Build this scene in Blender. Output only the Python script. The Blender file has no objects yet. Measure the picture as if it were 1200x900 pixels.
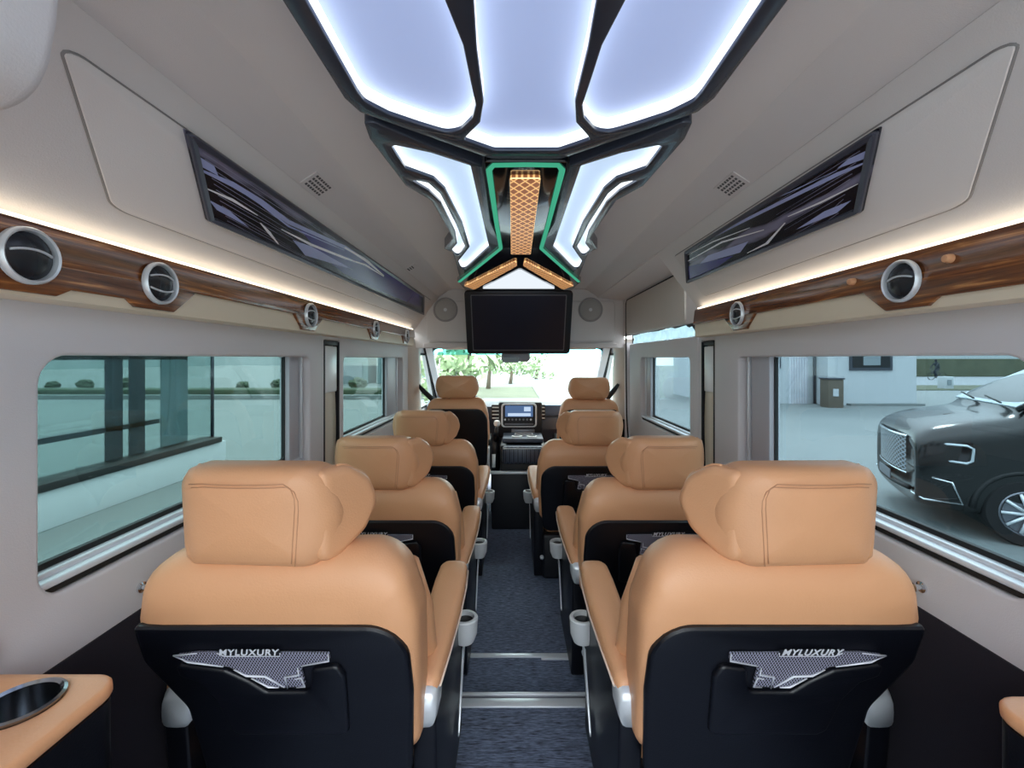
import bpy, bmesh, math, random
from mathutils import Vector, Matrix, noise
random.seed(7)
H = 1.35                      # camera height over the aisle floor; shapes below are given with z measured from the camera
VX, VY, F = 603.0, 420.0, 520.0
XC = 0.03                     # centre line of the van
COL = bpy.context.scene.collection
PI = math.pi

# ------------------------------------------------------------------ materials
def srgb(r, g, b):
    f = lambda c: (c/12.92 if c <= .04045 else ((c+.055)/1.055)**2.4)
    return (f(r/255), f(g/255), f(b/255), 1)
def nt(name):
    m = bpy.data.materials.new(name); m.use_nodes = True
    n = m.node_tree; n.nodes.clear()
    out = n.nodes.new('ShaderNodeOutputMaterial')
    return m, n, out
def N(n, t, **kw):
    x = n.nodes.new(t)
    for k, v in kw.items():
        if k.startswith('i_'):
            key = k[2:]; key = int(key) if key.isdigit() else key.replace('_', ' ')
            x.inputs[key].default_value = v
        else: setattr(x, k, v)
    return x
def coords(n, scale=(1, 1, 1), rot=(0, 0, 0), src='Object'):
    tc = N(n, 'ShaderNodeTexCoord'); mp = N(n, 'ShaderNodeMapping')
    mp.inputs['Scale'].default_value = scale; mp.inputs['Rotation'].default_value = rot
    n.links.new(tc.outputs[src], mp.inputs[0]); return mp.outputs[0]
def pm(name, col, rough=.5, metal=0, bump=0, bscale=200, col2=None, cscale=5, coat=0, sheen=0, spec=.5, bsc3=(1,1,1)):
    m, n, out = nt(name)
    p = N(n, 'ShaderNodeBsdfPrincipled'); n.links.new(p.outputs[0], out.inputs[0])
    p.inputs['Base Color'].default_value = col; p.inputs['Roughness'].default_value = rough
    p.inputs['Metallic'].default_value = metal; p.inputs['Coat Weight'].default_value = coat
    p.inputs['Sheen Weight'].default_value = sheen; p.inputs['Specular IOR Level'].default_value = spec
    if col2 is not None:
        tx = N(n, 'ShaderNodeTexNoise', i_Scale=cscale, i_Detail=5.0); n.links.new(coords(n, bsc3), tx.inputs[0])
        r = N(n, 'ShaderNodeMix', data_type='RGBA'); r.inputs[6].default_value = col; r.inputs[7].default_value = col2
        n.links.new(tx.outputs[0], r.inputs[0]); n.links.new(r.outputs[2], p.inputs['Base Color'])
    if bump:
        tx = N(n, 'ShaderNodeTexNoise', i_Scale=float(bscale), i_Detail=3.0); n.links.new(coords(n), tx.inputs[0])
        b = N(n, 'ShaderNodeBump', i_Strength=bump, i_Distance=.002)
        n.links.new(tx.outputs[0], b.inputs['Height']); n.links.new(b.outputs[0], p.inputs['Normal'])
    return m
def em(name, col, strength):
    m, n, out = nt(name)
    e = N(n, 'ShaderNodeEmission', i_Strength=strength); e.inputs[0].default_value = col
    n.links.new(e.outputs[0], out.inputs[0]); return m
def glassm(name, tint, gloss=.12):
    m, n, out = nt(name)
    t = N(n, 'ShaderNodeBsdfTransparent'); t.inputs[0].default_value = tint
    g = N(n, 'ShaderNodeBsdfGlossy', i_Roughness=.02); g.inputs[0].default_value = (1, 1, 1, 1)
    lw = N(n, 'ShaderNodeLayerWeight', i_Blend=.5); mx = N(n, 'ShaderNodeMixShader')
    pw = N(n, 'ShaderNodeMath', operation='POWER'); pw.inputs[1].default_value = 4.0; n.links.new(lw.outputs['Facing'], pw.inputs[0])
    f = N(n, 'ShaderNodeMath', operation='MULTIPLY_ADD'); f.inputs[1].default_value = gloss*1.5; f.inputs[2].default_value = gloss*.2; n.links.new(pw.outputs[0], f.inputs[0])
    n.links.new(f.outputs[0], mx.inputs[0]); n.links.new(t.outputs[0], mx.inputs[1]); n.links.new(g.outputs[0], mx.inputs[2])
    n.links.new(mx.outputs[0], out.inputs[0]); return m

M = {}
M['tan'] = pm('tan_leather', srgb(227, 170, 128), .40, bump=.25, bscale=260, col2=srgb(219, 160, 116), cscale=3)
M['tan_seam2'] = pm('tan_thread', srgb(196, 142, 104), .6)
M['tan_dark'] = pm('tan_seam', srgb(160, 105, 68), .6)
M['shell'] = pm('navy_black_leather', srgb(10, 12, 20), .36, bump=.15, bscale=320)
M['black'] = pm('black_plastic', srgb(18, 20, 28), .5)
M['blackg'] = pm('gloss_black', srgb(10, 12, 18), .08, coat=.5)
M['silver'] = pm('satin_silver', srgb(222, 227, 232), .28, .35)
M['bright'] = pm('bright_badge_trim', srgb(232, 234, 242), .3, .1)
M['ventblack'] = pm('vent_black', srgb(34, 36, 42), .25)
M['chrome'] = pm('chrome', srgb(225, 228, 232), .08, 1)
M['piping'] = pm('pale_piping', srgb(226, 206, 190), .4)
M['wall'] = pm('wall_leatherette', srgb(218, 216, 219), .55, bump=.2, bscale=420, col2=srgb(211, 208, 212), cscale=1.5)
M['upper'] = pm('upper_leatherette', srgb(222, 217, 215), .5, bump=.2, bscale=380, col2=srgb(215, 209, 208), cscale=2)
M['ceil'] = pm('ceiling_suede', srgb(216, 209, 208), .85, bump=.25, bscale=500, sheen=.2)
M['seam'] = pm('grey_seam', srgb(132, 128, 128), .7)
M['beige'] = pm('beige_leatherette', srgb(228, 214, 190), .45, bump=.1)
M['pillar'] = pm('warm_grey_trim', srgb(205, 198, 190), .5, bump=.1)
M['frame_dark'] = pm('ceiling_frame_grey', srgb(66, 71, 84), .22, .3, coat=.3)
M['gunmetal'] = pm('gunmetal', srgb(120, 122, 130), .35, .6)
M['darkwall'] = pm('dark_lower_carpet', srgb(36, 32, 42), .9, bump=.5, bscale=600)
M['alu'] = pm('window_aluminium', srgb(214, 218, 224), .4, .15)
M['alu2'] = pm('window_slider_grey', srgb(186, 186, 194), .45, .05)
M['rubber'] = pm('rubber', srgb(14, 16, 18), .6)
M['glassL'] = glassm('tinted_glass_left', (.42, .505, .50, 1))
M['glassR'] = glassm('tinted_glass_right', (.46, .53, .56, 1))
M['glassF'] = glassm('windscreen_glass', (.92, .97, .95, 1))
M['ledwarm'] = em('warm_led', (1, .86, .66, 1), 2.0)
M['ledwhite'] = em('white_led', (.86, .94, 1, 1), 1.25)
M['ledgreen'] = em('green_led', (.06, .42, .25, 1), .48)
M['led_amber'] = em('amber_edge_led', (1, .66, .32, 1), 1.2)
M['screen'] = pm('tv_screen', srgb(14, 20, 38), .35)
M['dash'] = pm('dashboard_plastic', srgb(84, 92, 106), .5, bump=.2)
M['dashblue'] = pm('dash_front_blue_grey', srgb(84, 104, 134), .5)
M['steel'] = pm('steel_cup', srgb(168, 172, 178), .18, 1)
M['ring'] = pm('cup_holder_grey', srgb(222, 224, 226), .4, .2)
M['belt'] = pm('belt_webbing', srgb(222, 214, 196), .7, bump=.3)
M['white'] = pm('white_gloss', srgb(238, 242, 244), .3)
M['speaker'] = pm('speaker_grille', srgb(176, 172, 170), .6, bump=1.0, bscale=900)

def diffuser(name, col, es):
    m, n, out = nt(name)
    p = N(n, 'ShaderNodeBsdfPrincipled'); n.links.new(p.outputs[0], out.inputs[0])
    p.inputs['Base Color'].default_value = (.50, .57, .78, 1); p.inputs['Roughness'].default_value = .6
    p.inputs['Emission Color'].default_value = col; p.inputs['Emission Strength'].default_value = es
    return m
M['diff'] = diffuser('light_diffuser', (.42, .55, 1.0, 1), .19)
M['diff2'] = diffuser('side_light_diffuser', (.58, .78, 1.0, 1), .34)

def wood():
    m, n, out = nt('walnut_gloss')
    p = N(n, 'ShaderNodeBsdfPrincipled', i_Roughness=.2); p.inputs['Coat Weight'].default_value = .6; p.inputs['Coat Roughness'].default_value = .12
    n.links.new(p.outputs[0], out.inputs[0])
    t = N(n, 'ShaderNodeTexNoise', i_Scale=3.0, i_Detail=8.0, i_Roughness=.65, i_Distortion=1.2)
    n.links.new(coords(n, (3, 1.1, 26)), t.inputs[0])
    r = N(n, 'ShaderNodeValToRGB'); e = r.color_ramp.elements
    e[0].position = .30; e[0].color = srgb(64, 34, 18); e[1].position = .70; e[1].color = srgb(214, 146, 82)
    x = e.new(.45); x.color = srgb(108, 62, 34); x = e.new(.58); x.color = srgb(140, 84, 44)
    n.links.new(t.outputs[0], r.inputs[0]); n.links.new(r.outputs[0], p.inputs['Base Color'])
    return m
M['wood'] = wood()
def carpet():
    m, n, out = nt('streaked_blue_carpet')
    p = N(n, 'ShaderNodeBsdfPrincipled', i_Roughness=.75); n.links.new(p.outputs[0], out.inputs[0])
    t = N(n, 'ShaderNodeTexNoise', i_Scale=5.0, i_Detail=6.0, i_Roughness=.7)
    n.links.new(coords(n, (4, 34, 1)), t.inputs[0])
    t2 = N(n, 'ShaderNodeTexNoise', i_Scale=14.0, i_Detail=3.0); n.links.new(coords(n, (3, 20, 1)), t2.inputs[0])
    r = N(n, 'ShaderNodeValToRGB'); e = r.color_ramp.elements
    e[0].position = .36; e[0].color = srgb(24, 31, 46); e[1].position = .62; e[1].color = srgb(132, 146, 174)
    mx = N(n, 'ShaderNodeMix', data_type='FLOAT'); mx.inputs[0].default_value = .4
    n.links.new(t.outputs[0], mx.inputs[2]); n.links.new(t2.outputs[0], mx.inputs[3])
    n.links.new(mx.outputs[0], r.inputs[0]); n.links.new(r.outputs[0], p.inputs['Base Color'])
    b = N(n, 'ShaderNodeBump', i_Strength=.6, i_Distance=.003); n.links.new(mx.outputs[0], b.inputs['Height']); n.links.new(b.outputs[0], p.inputs['Normal'])
    return m
M['carpet'] = carpet()
def lattice(name, c1, c2, scale, emis=0, line=.82, rot=PI/4, planar='XY'):
    m, n, out = nt(name)
    p = N(n, 'ShaderNodeBsdfPrincipled', i_Roughness=.3); n.links.new(p.outputs[0], out.inputs[0])
    ax = {'XY': ('X', 'Y'), 'XZ': ('X', 'Z')}[planar]
    tc = N(n, 'ShaderNodeTexCoord'); sp = N(n, 'ShaderNodeSeparateXYZ'); n.links.new(tc.outputs['Object'], sp.inputs[0])
    def mth(op, a, b=None):
        x = N(n, 'ShaderNodeMath', operation=op)
        for i, v in enumerate((a, b)):
            if v is None: continue
            if isinstance(v, (int, float)): x.inputs[i].default_value = v
            else: n.links.new(v, x.inputs[i])
        return x.outputs[0]
    a, b = sp.outputs[ax[0]], sp.outputs[ax[1]]
    ka = 1.6 if rot > .6 else 1.0
    u = mth('MULTIPLY', mth('ADD', mth('MULTIPLY', a, ka), b), scale); v = mth('MULTIPLY', mth('SUBTRACT', mth('MULTIPLY', a, ka), b), scale)
    lu = mth('ABSOLUTE', mth('SINE', u)); lv = mth('ABSOLUTE', mth('SINE', v))
    mx = mth('MAXIMUM', lu, lv)
    st = N(n, 'ShaderNodeMapRange'); n.links.new(mx, st.inputs[0]); st.inputs[1].default_value = line; st.inputs[2].default_value = 1.0
    r = N(n, 'ShaderNodeMix', data_type='RGBA'); r.inputs[6].default_value = c1; r.inputs[7].default_value = c2
    n.links.new(st.outputs[0], r.inputs[0]); n.links.new(r.outputs[2], p.inputs['Base Color'])
    if emis:
        n.links.new(r.outputs[2], p.inputs['Emission Color']); p.inputs['Emission Strength'].default_value = emis
    return m
M['amber'] = lattice('amber_quilted_acrylic', srgb(140, 84, 50), srgb(255, 200, 132), 60, .42, .92)
M['badgemesh'] = lattice('badge_lattice', srgb(10, 10, 18), srgb(190, 190, 215), 330, 0, .90, planar='XZ')
M['quilt'] = lattice('quilted_black_pad', srgb(40, 46, 60), srgb(84, 92, 108), 60, 0, .9)
M['grillem'] = lattice('chrome_lattice_grille', srgb(12, 14, 18), srgb(150, 158, 168), 60, 0, .72, planar='XZ')

M['tri'] = em('triangle_light', (.86, .93, 1, 1), .5)
M['gunmetal3'] = pm('speaker_rim_grey', srgb(160, 156, 155), .5)
M['dispm'] = em('display_glow', srgb(84, 110, 150), .5)
M['dispw'] = em('display_tile_glow', srgb(190, 210, 235), .55)
M['cab'] = pm('brown_cabinet', srgb(92, 86, 76), .7)
M['cloth'] = pm('dark_clothing', srgb(44, 50, 56), .9)
M['grille2'] = lattice('car_grille', srgb(10, 12, 16), srgb(150, 158, 166), 60, 0, .72, planar='XZ')
M['dayl'] = pm('lamp_glass_white', srgb(200, 210, 216), .2)
EXPO = 0.98

# ------------------------------------------------------------------ mesh helpers
def root_of(o):
    while o is not None and o.parent: o = o.parent
    return o
def offs(parent, local):
    if local: return Vector((0, 0, 0))
    r = root_of(parent)
    v = Vector((0, 0, H))
    return v - (Vector(r.location) if r else Vector((0, 0, 0)))
def mk(name, verts, faces, mat, parent=None, smooth=True, sub=0, local=False, recalc=True, angle=None):
    d = offs(parent, local)
    me = bpy.data.meshes.new(name)
    me.from_pydata([tuple(Vector(v) + d) for v in verts], [], faces)
    if recalc:
        bm = bmesh.new(); bm.from_mesh(me); bmesh.ops.remove_doubles(bm, verts=bm.verts, dist=1e-6)
        bmesh.ops.recalc_face_normals(bm, faces=bm.faces); bm.to_mesh(me); bm.free()
    me.materials.append(M[mat] if isinstance(mat, str) else mat)
    if smooth: me.polygons.foreach_set('use_smooth', [True]*len(me.polygons))
    if smooth and angle: me.set_sharp_from_angle(angle=math.radians(angle))
    me.update()
    o = bpy.data.objects.new(name, me); COL.objects.link(o)
    if parent: o.parent = parent
    if sub:
        s = o.modifiers.new('sub', 'SUBSURF'); s.levels = sub; s.render_levels = sub
    return o
def thing(name, label, cat, loc, group=None, rz=0):
    o = bpy.data.objects.new(name, None); COL.objects.link(o)
    o.location = (loc[0], loc[1], loc[2] + H); o.rotation_euler.z = rz; o.empty_display_size = .05
    o['label'] = label; o['category'] = cat
    if group: o['group'] = group
    return o
def tag(o, label, cat, group=None):
    o['label'] = label; o['category'] = cat
    if group: o['group'] = group
    return o
def struct(o): o['kind'] = 'structure'; return o
def lab(o, s): o['label'] = s; return o

def rpoly(pts, r, seg=6):
    """polygon with rounded corners; r one radius or one per corner"""
    n = len(pts); out = []
    for i in range(n):
        rr = r[i] if isinstance(r, (list, tuple)) else r
        p = Vector(pts[i]); a = Vector(pts[i-1]) - p; b = Vector(pts[(i+1) % n]) - p
        if rr <= 1e-5: out.append(tuple(p)); continue
        la, lb = a.length, b.length; a.normalize(); b.normalize()
        ang = a.angle(b)
        if ang > PI - .02: out.append(tuple(p)); continue
        t = min(rr/math.tan(ang/2), la*.49, lb*.49); rr2 = t*math.tan(ang/2)
        c = p + (a + b).normalized()*(rr2/math.sin(ang/2))
        s = p + a*t - c; e = p + b*t - c
        for k in range(seg+1):
            f = k/seg
            v = s.lerp(e, f); v = v*(rr2/max(v.length, 1e-9))
            out.append(tuple(c + v))
    return out
def mesh_from_plate(outer, holes, th, bevel):
    cu = bpy.data.curves.new('t', 'CURVE'); cu.dimensions = '2D'; cu.fill_mode = 'BOTH'
    cu.extrude = max(th/2 - bevel, 0); cu.bevel_depth = bevel; cu.bevel_resolution = 2; cu.offset = -bevel if bevel else 0
    for loop in [outer] + list(holes):
        s = cu.splines.new('POLY'); s.points.add(len(loop)-1)
        for q, p in zip(s.points, loop): q.co = (p[0], p[1], 0, 1)
        s.use_cyclic_u = True
    o = bpy.data.objects.new('t', cu); COL.objects.link(o)
    dg = bpy.context.evaluated_depsgraph_get()
    me = bpy.data.meshes.new_from_object(o.evaluated_get(dg))
    bpy.data.objects.remove(o); bpy.data.curves.remove(cu)
    vs = [tuple(v.co) for v in me.vertices]; fs = [tuple(p.vertices) for p in me.polygons]
    bpy.data.meshes.remove(me)
    return vs, fs
def plate(name, outer, tf, mat, parent=None, holes=(), th=.01, bevel=0, local=False, smooth=True, sub=0):
    vs, fs = mesh_from_plate(outer, holes, th, bevel)
    return mk(name, [tf(*v) for v in vs], fs, mat, parent, smooth, local=local, angle=35, sub=sub)
def pillow_data(outline, stations, tf):
    """outline: convex-ish loop of (u,v); stations: (inset, w)"""
    n = len(outline); P = [Vector(p) for p in outline]
    xs = [p.x for p in P]; ys = [p.y for p in P]
    c = Vector(((min(xs)+max(xs))/2, (min(ys)+max(ys))/2)); hw_ = (max(xs)-min(xs))/2; hh_ = (max(ys)-min(ys))/2
    vs = []; fs = []; rings = []
    def ring(loop, w):
        b = len(vs); vs.extend([(p.x, p.y, w) for p in loop]); rings.append(b)
    st = list(stations)
    def ins(i): return [Vector((c.x+(p.x-c.x)*(1-i/hw_), c.y+(p.y-c.y)*(1-i/hh_))) for p in P]
    L0 = ins(st[0][0]); L1 = ins(st[-1][0])
    for f, dw in ((.15, 0), (.55, 0), (.85, 0)):
        ring([c + (p-c)*f for p in L0], st[0][1])
    for i, w in st: ring(ins(i), w)
    for f in (.85, .55, .15): ring([c + (p-c)*f for p in L1], st[-1][1])
    for a, b in zip(rings, rings[1:]):
        for k in range(n): fs.append((a+k, a+(k+1) % n, b+(k+1) % n, b+k))
    fs.append(tuple(rings[0]+k for k in range(n))); fs.append(tuple(rings[-1]+k for k in reversed(range(n))))
    return [tf(*v) for v in vs], fs
def pillow(name, outline, stations, tf, mat, parent=None, local=False, sub=0):
    v, f = pillow_data(outline, stations, tf)
    return mk(name, v, f, mat, parent, True, sub=sub, local=local)
def box_data(x0, x1, y0, y1, z0, z1, bev=0, seg=3, tf=None):
    bm = bmesh.new(); bmesh.ops.create_cube(bm, size=1)
    for v in bm.verts: v.co = Vector(((x0+x1)/2 + v.co.x*(x1-x0), (y0+y1)/2 + v.co.y*(y1-y0), (z0+z1)/2 + v.co.z*(z1-z0)))
    if bev: bmesh.ops.bevel(bm, geom=bm.edges[:], offset=bev, segments=seg, profile=.5, affect='EDGES')
    bm.verts.ensure_lookup_table()
    vs = [v.co.copy() for v in bm.verts]; fs = [tuple(v.index for v in f.verts) for f in bm.faces]; bm.free()
    if tf: vs = [tf(*v) for v in vs]
    return vs, fs
def box(name, x0, x1, y0, y1, z0, z1, mat, parent=None, bev=0, tf=None, local=False, seg=3):
    v, f = box_data(x0, x1, y0, y1, z0, z1, bev, seg, tf)
    return mk(name, v, f, mat, parent, True, local=local, angle=50)
def join(parts):
    vs, fs = [], []
    for v, f in parts:
        b = len(vs); vs += list(v); fs += [tuple(i+b for i in q) for q in f]
    return vs, fs
def tube_data(pts, r, seg=6, closed=False, tf=None):
    P = [Vector(p) for p in pts]; n = len(P); vs = []; fs = []
    up0 = Vector((.13, .21, .97))
    for i in range(n):
        a = P[i-1] if (i > 0 or closed) else P[i]; b = P[(i+1) % n] if (i < n-1 or closed) else P[i]
        t = (b-a).normalized(); x = t.cross(up0)
        if x.length < .05: x = t.cross(Vector((1, 0, 0)))
        x.normalize(); y = x.cross(t)
        rr = r[i] if isinstance(r, (list, tuple)) else r
        for k in range(seg):
            q = 2*PI*k/seg; vs.append(P[i] + x*math.cos(q)*rr + y*math.sin(q)*rr)
    m = n if closed else n-1
    for i in range(m):
        a = i*seg; b = ((i+1) % n)*seg
        for k in range(seg): fs.append((a+k, a+(k+1) % seg, b+(k+1) % seg, b+k))
    if not closed: fs += [tuple(range(seg)), tuple((n-1)*seg+k for k in reversed(range(seg)))]
    if tf: vs = [tf(*v) for v in vs]
    return vs, fs
def tube(name, pts, r, mat, parent=None, seg=8, closed=False, local=False, tf=None):
    v, f = tube_data(pts, r, seg, closed, tf); return mk(name, v, f, mat, parent, True, local=local)
def loft_data(rings, cap=True, tf=None):
    n = len(rings[0]); vs = [v for r in rings for v in r]; fs = []
    for i in range(len(rings)-1):
        for k in range(n): fs.append((i*n+k, i*n+(k+1) % n, (i+1)*n+(k+1) % n, (i+1)*n+k))
    if cap: fs += [tuple(range(n)), tuple((len(rings)-1)*n+k for k in reversed(range(n)))]
    if tf: vs = [tf(*v) for v in vs]
    return vs, fs
def lathe_data(prof, c, axis='z', seg=32, tf=None):
    """prof: (r, h) list revolved about the axis through c"""
    rings = []
    for r, h in prof:
        ring = []
        for k in range(seg):
            a = 2*PI*k/seg; u, v = r*math.cos(a), r*math.sin(a)
            p = {'z': (u, v, h), 'x': (h, u, v), 'y': (u, h, v)}[axis]
            ring.append((c[0]+p[0], c[1]+p[1], c[2]+p[2]))
        rings.append(ring)
    return loft_data(rings, False, tf)
def lathe(name, prof, c, mat, parent=None, axis='z', seg=32, tf=None, local=False):
    v, f = lathe_data(prof, c, axis, seg, tf); return mk(name, v, f, mat, parent, True, local=local, angle=40)

XYtf = lambda z0: (lambda u, v, w: (u, v, z0 + w))
def wall_tf(x0): return lambda u, v, w: (x0 + w, u, v)           # (Y,z) plate standing at x0
def front_tf(y0): return lambda u, v, w: (u, y0 + w, v)          # (X,z) plate facing the camera

# ================================================================== SHELL OF THE VAN
YB = -.75
WL, WR = -.86, .92
# floors
fl = box('floor', -.88, .94, -.8, 4.9, -1.40, -1.35, 'carpet'); struct(fl)
pf = struct(box('floor_raised', -.88, .94, -.8, 1.638, -1.35, -1.26, 'carpet', bev=.004))
# platform nosing and rail
st = thing('step_edge', 'double aluminium nosing on the edge of the raised rear floor', 'step edge', (XC, 1.64, -1.27))
box('nosing', -.24, .32, 1.60, 1.640, -1.262, -1.255, 'silver', st, bev=.002)
box('rubber_insert', -.24, .32, 1.640, 1.662, -1.272, -1.264, 'gunmetal', st, bev=.002)
box('front_lip', -.24, .32, 1.662, 1.675, -1.275, -1.258, 'silver', st, bev=.002)
rl = thing('floor_rail', 'thin bright rail set across the aisle carpet ahead of the step', 'floor rail', (XC, 2.03, -1.345))
box('rail_bar', -.20, .30, 2.00, 2.025, -1.352, -1.344, 'silver', rl, bev=.002)
box('rail_joint', .12, .29, 1.985, 2.005, -1.352, -1.343, 'alu', rl, bev=.002)
def rect(a, b, c, d): return [(a, c), (b, c), (b, d), (a, d)]
# window openings (Y, z)
w1 = rpoly(rect(.805, 1.865, -.445, .006), [.05, .02, .03, .055])
slotL = rpoly(rect(2.005, 2.185, -.95, .085), .008)
w2 = rpoly(rect(2.235, 3.42, -.445, .006), [.03, .03, .03, .03])
struct(plate('wall_left', rect(YB, 3.70, -1.35, .16), wall_tf(WL-.035), 'wall', holes=[w1, slotL, w2], th=.07, bevel=.008))
w1r = rpoly(rect(.785, 1.826, -.445, .006), [.05, .02, .02, .055])
slotR = rpoly(rect(2.045, 2.19, -.95, .085), .008)
struct(plate('wall_right', rect(YB, 2.225, -1.35, .16), wall_tf(WR+.035), 'wall', holes=[w1r, slotR], th=.07, bevel=.008))
# sliding door
w2r = rpoly(rect(2.34, 3.26, -.445, .006), [.03, .05, .05, .03])
dr = struct(plate('door_1', rpoly(rect(2.235, 3.56, -1.30, .115), .02), wall_tf(WR+.035), 'wall', holes=[w2r], th=.065, bevel=.008))
box('door_seal', WR+.03, WR+.06, 3.56, 3.59, -1.3, .47, 'rubber', dr)
# dark lower wall carpets
for side, x, nm in ((-1, WL, 'trim_1'), (1, WR, 'trim_2')):
    zt = -.575 if side < 0 else -.565
    y1 = 3.7 if side < 0 else 2.225
    struct(box(nm, x-.004 if side > 0 else x-.002, x+.002 if side > 0 else x+.004, YB, y1, -1.35, zt, 'darkwall', bev=.0015))
# wall behind the camera stays open towards the tailgate: side jambs only
# windows : frame, rubber, pane
def window(name, side, x, hole, ystop, slider, glass, toward):
    """slider: (y0,y1) of the grey slider stile at the end of the window"""
    y0, y1, z0, z1 = hole
    o = struct(plate(name, rpoly(rect(y0-.03, y1+.03, z0-.03, z1+.03), .03), wall_tf(x+side*.060), 'alu',
              holes=[rpoly(rect(y0+.012, slider[0], z0+.038, z1+.0), .012)], th=.02, bevel=.003))
    box('sill_track', *sorted((x+side*.008, x+side*.052)), y0+.008, y1-.01, z0+.014, z0+.028, 'alu', o, bev=.005)
    box('drain_gap', *sorted((x+side*.012, x+side*.05)), y0+.008, y1-.01, z0+.003, z0+.013, 'rubber', o)
    box('sill_ridge', *sorted((x+side*.030, x+side*.052)), y0+.02, y1-.02, z0+.024, z0+.038, 'alu', o, bev=.004)
    box('slider_stile', *sorted((x+side*.030, x+side*.060)), slider[0], slider[1], z0+.035, z1+.01, 'alu2', o, bev=.004)
    box('slider_groove', *sorted((x+side*.024, x+side*.05)), slider[1]+.012, slider[1]+.024, z0+.03, z1+.01, 'silver', o, bev=.002)
    plate('gasket', rpoly(rect(y0+.004, slider[0]+.004, z0+.026, z1+.012), .014), wall_tf(x+side*.054), 'rubber', o,
          holes=[rpoly(rect(y0+.009, slider[0]-.006, z0+.050, z1+.008), .01)], th=.012)
    box('pane', *sorted((x+side*.062, x+side*.066)), y0, slider[0]+.02, z0+.02, z1+.02, glass, o)
    return o
window('window_1', -1, WL, (.805, 1.865, -.445, .006), None, (1.755, 1.83), 'glassL', 1)
window('window_2', -1, WL, (2.235, 3.42, -.445, .006), None, (3.10, 3.33), 'glassL', 1)
window('window_3', 1, WR, (.785, 1.826, -.445, .006), None, (1.655, 1.78), 'glassR', 1)
wd = window('window_4', 1, WR, (2.34, 3.26, -.445, .006), None, (3.10, 3.19), 'glassR', 1)

# seat belts in the pillar slots
def belt_slot(x, side, y0, y1, lbl):
    t = thing('seat_belt', lbl, 'seat belt', (x, (y0+y1)/2, -.4), 'pillar seat belts')
    m = (y0+y1)/2
    s = lambda a, b: sorted((x+side*a, x+side*b))
    box('slot_liner', *s(.030, .06), y0-.01, y1+.01, -.96, .095, 'pillar', t)
    box('edge_strip', *s(.0, .03), y0+.004, y0+.010, -.94, .08, 'black', t)
    box('edge_strip', *s(.0, .03), y1-.010, y1-.004, -.94, .08, 'black', t)
    box('top_cap', *s(.004, .04), y0+.012, y1-.012, .062, .084, 'black', t, bev=.004)
    box('guide_cover', *s(.004, .03), y0+.022, y1-.025, -.16, .058, 'white', t, bev=.006)
    tw = [(x+side*(.012-.004*math.sin(k*.5)), m + .004*math.sin(k*.9), -.15-.072*k) for k in range(11)]
    w = (y1-y0)*.33
    L = [[(p[0], p[1]-w, p[2]), (p[0]+side*.004, p[1]-w, p[2]), (p[0]+side*.004, p[1]+w, p[2]), (p[0], p[1]+w, p[2])] for p in tw]
    v, f = loft_data(L); mk('webbing', v, f, 'belt', t)
    lathe('button', [(0, -.003), (.006, -.003), (.006, .003), (0, .003)], (x+side*.012, m, -.30), 'gunmetal', t, 'x', 12)
belt_slot(WL, -1, 2.005, 2.185, 'cream seat belt hanging in the slot between the two left side windows')
belt_slot(WR, 1, 2.045, 2.19, 'cream seat belt hanging in the slot beside the sliding door on the right')

# ------------------------------------------------------------------ upper walls
def SP(side, Y, t, off=0.0):
    """point on the leaning upper wall: t 0 at the wood rail, 1 at the ceiling cove; off towards the cabin"""
    X0, z = (.82 if side < 0 else .88) - .2*t - off*.798, .235 + .265*t - off*.602
    return Vector((side*X0, Y, z))
def sp_tf(side, off=0): return lambda u, v, w: SP(side, u, v, off + w)
def unproj(side, x, y):
    r = (VY-y)/abs(x-VX); W = .82 if side < 0 else .88
    t = (W*r-.235)/(.265+.2*r); X = W-.2*t
    return (F*X/abs(x-VX), t)
for side, y1, nm in ((-1, 3.66, 'wall_left_upper'), (1, 2.12, 'wall_right_upper')):
    prof = [(0, -.10), (0, 0), (0, .25), (0, .5), (0, .75), (0, .95)]
    ring = lambda Y: [tuple(SP(side, Y, -.06, 0)), tuple(SP(side, Y, .98, 0)), tuple(SP(side, Y, 1.0, 0)), tuple(SP(side, Y, 1.02, -.06)), tuple(SP(side, Y, -.06, -.06))]
    v, f = loft_data([ring(YB), ring(y1)]); struct(mk(nm, v, f, 'upper', smooth=False))
# ceiling with coves
def cove(side, y0, y1, nm):
    w = .655; b = .59
    c = lambda u, z: (XC + side*u, z)
    pts = [c(.70, .497), c(.655, .500), c(.645, .508), c(.60, .538), c(.59, .543), c(.575, .556), c(.54, .566), c(.54, .60), c(.70, .60)]
    v, f = loft_data([[(p[0], Y, p[1]) for p in pts] for Y in (y0, y1)])
    return struct(mk(nm, v, f, 'ceil', smooth=True, angle=25))
cove(-1, YB, 3.66, 'ceiling_cove'); cove(1, YB, 3.66, 'ceiling_cove')
struct(box('ceiling', XC-.56, XC+.56, YB, 3.66, .566, .60, 'ceil'))
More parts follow.
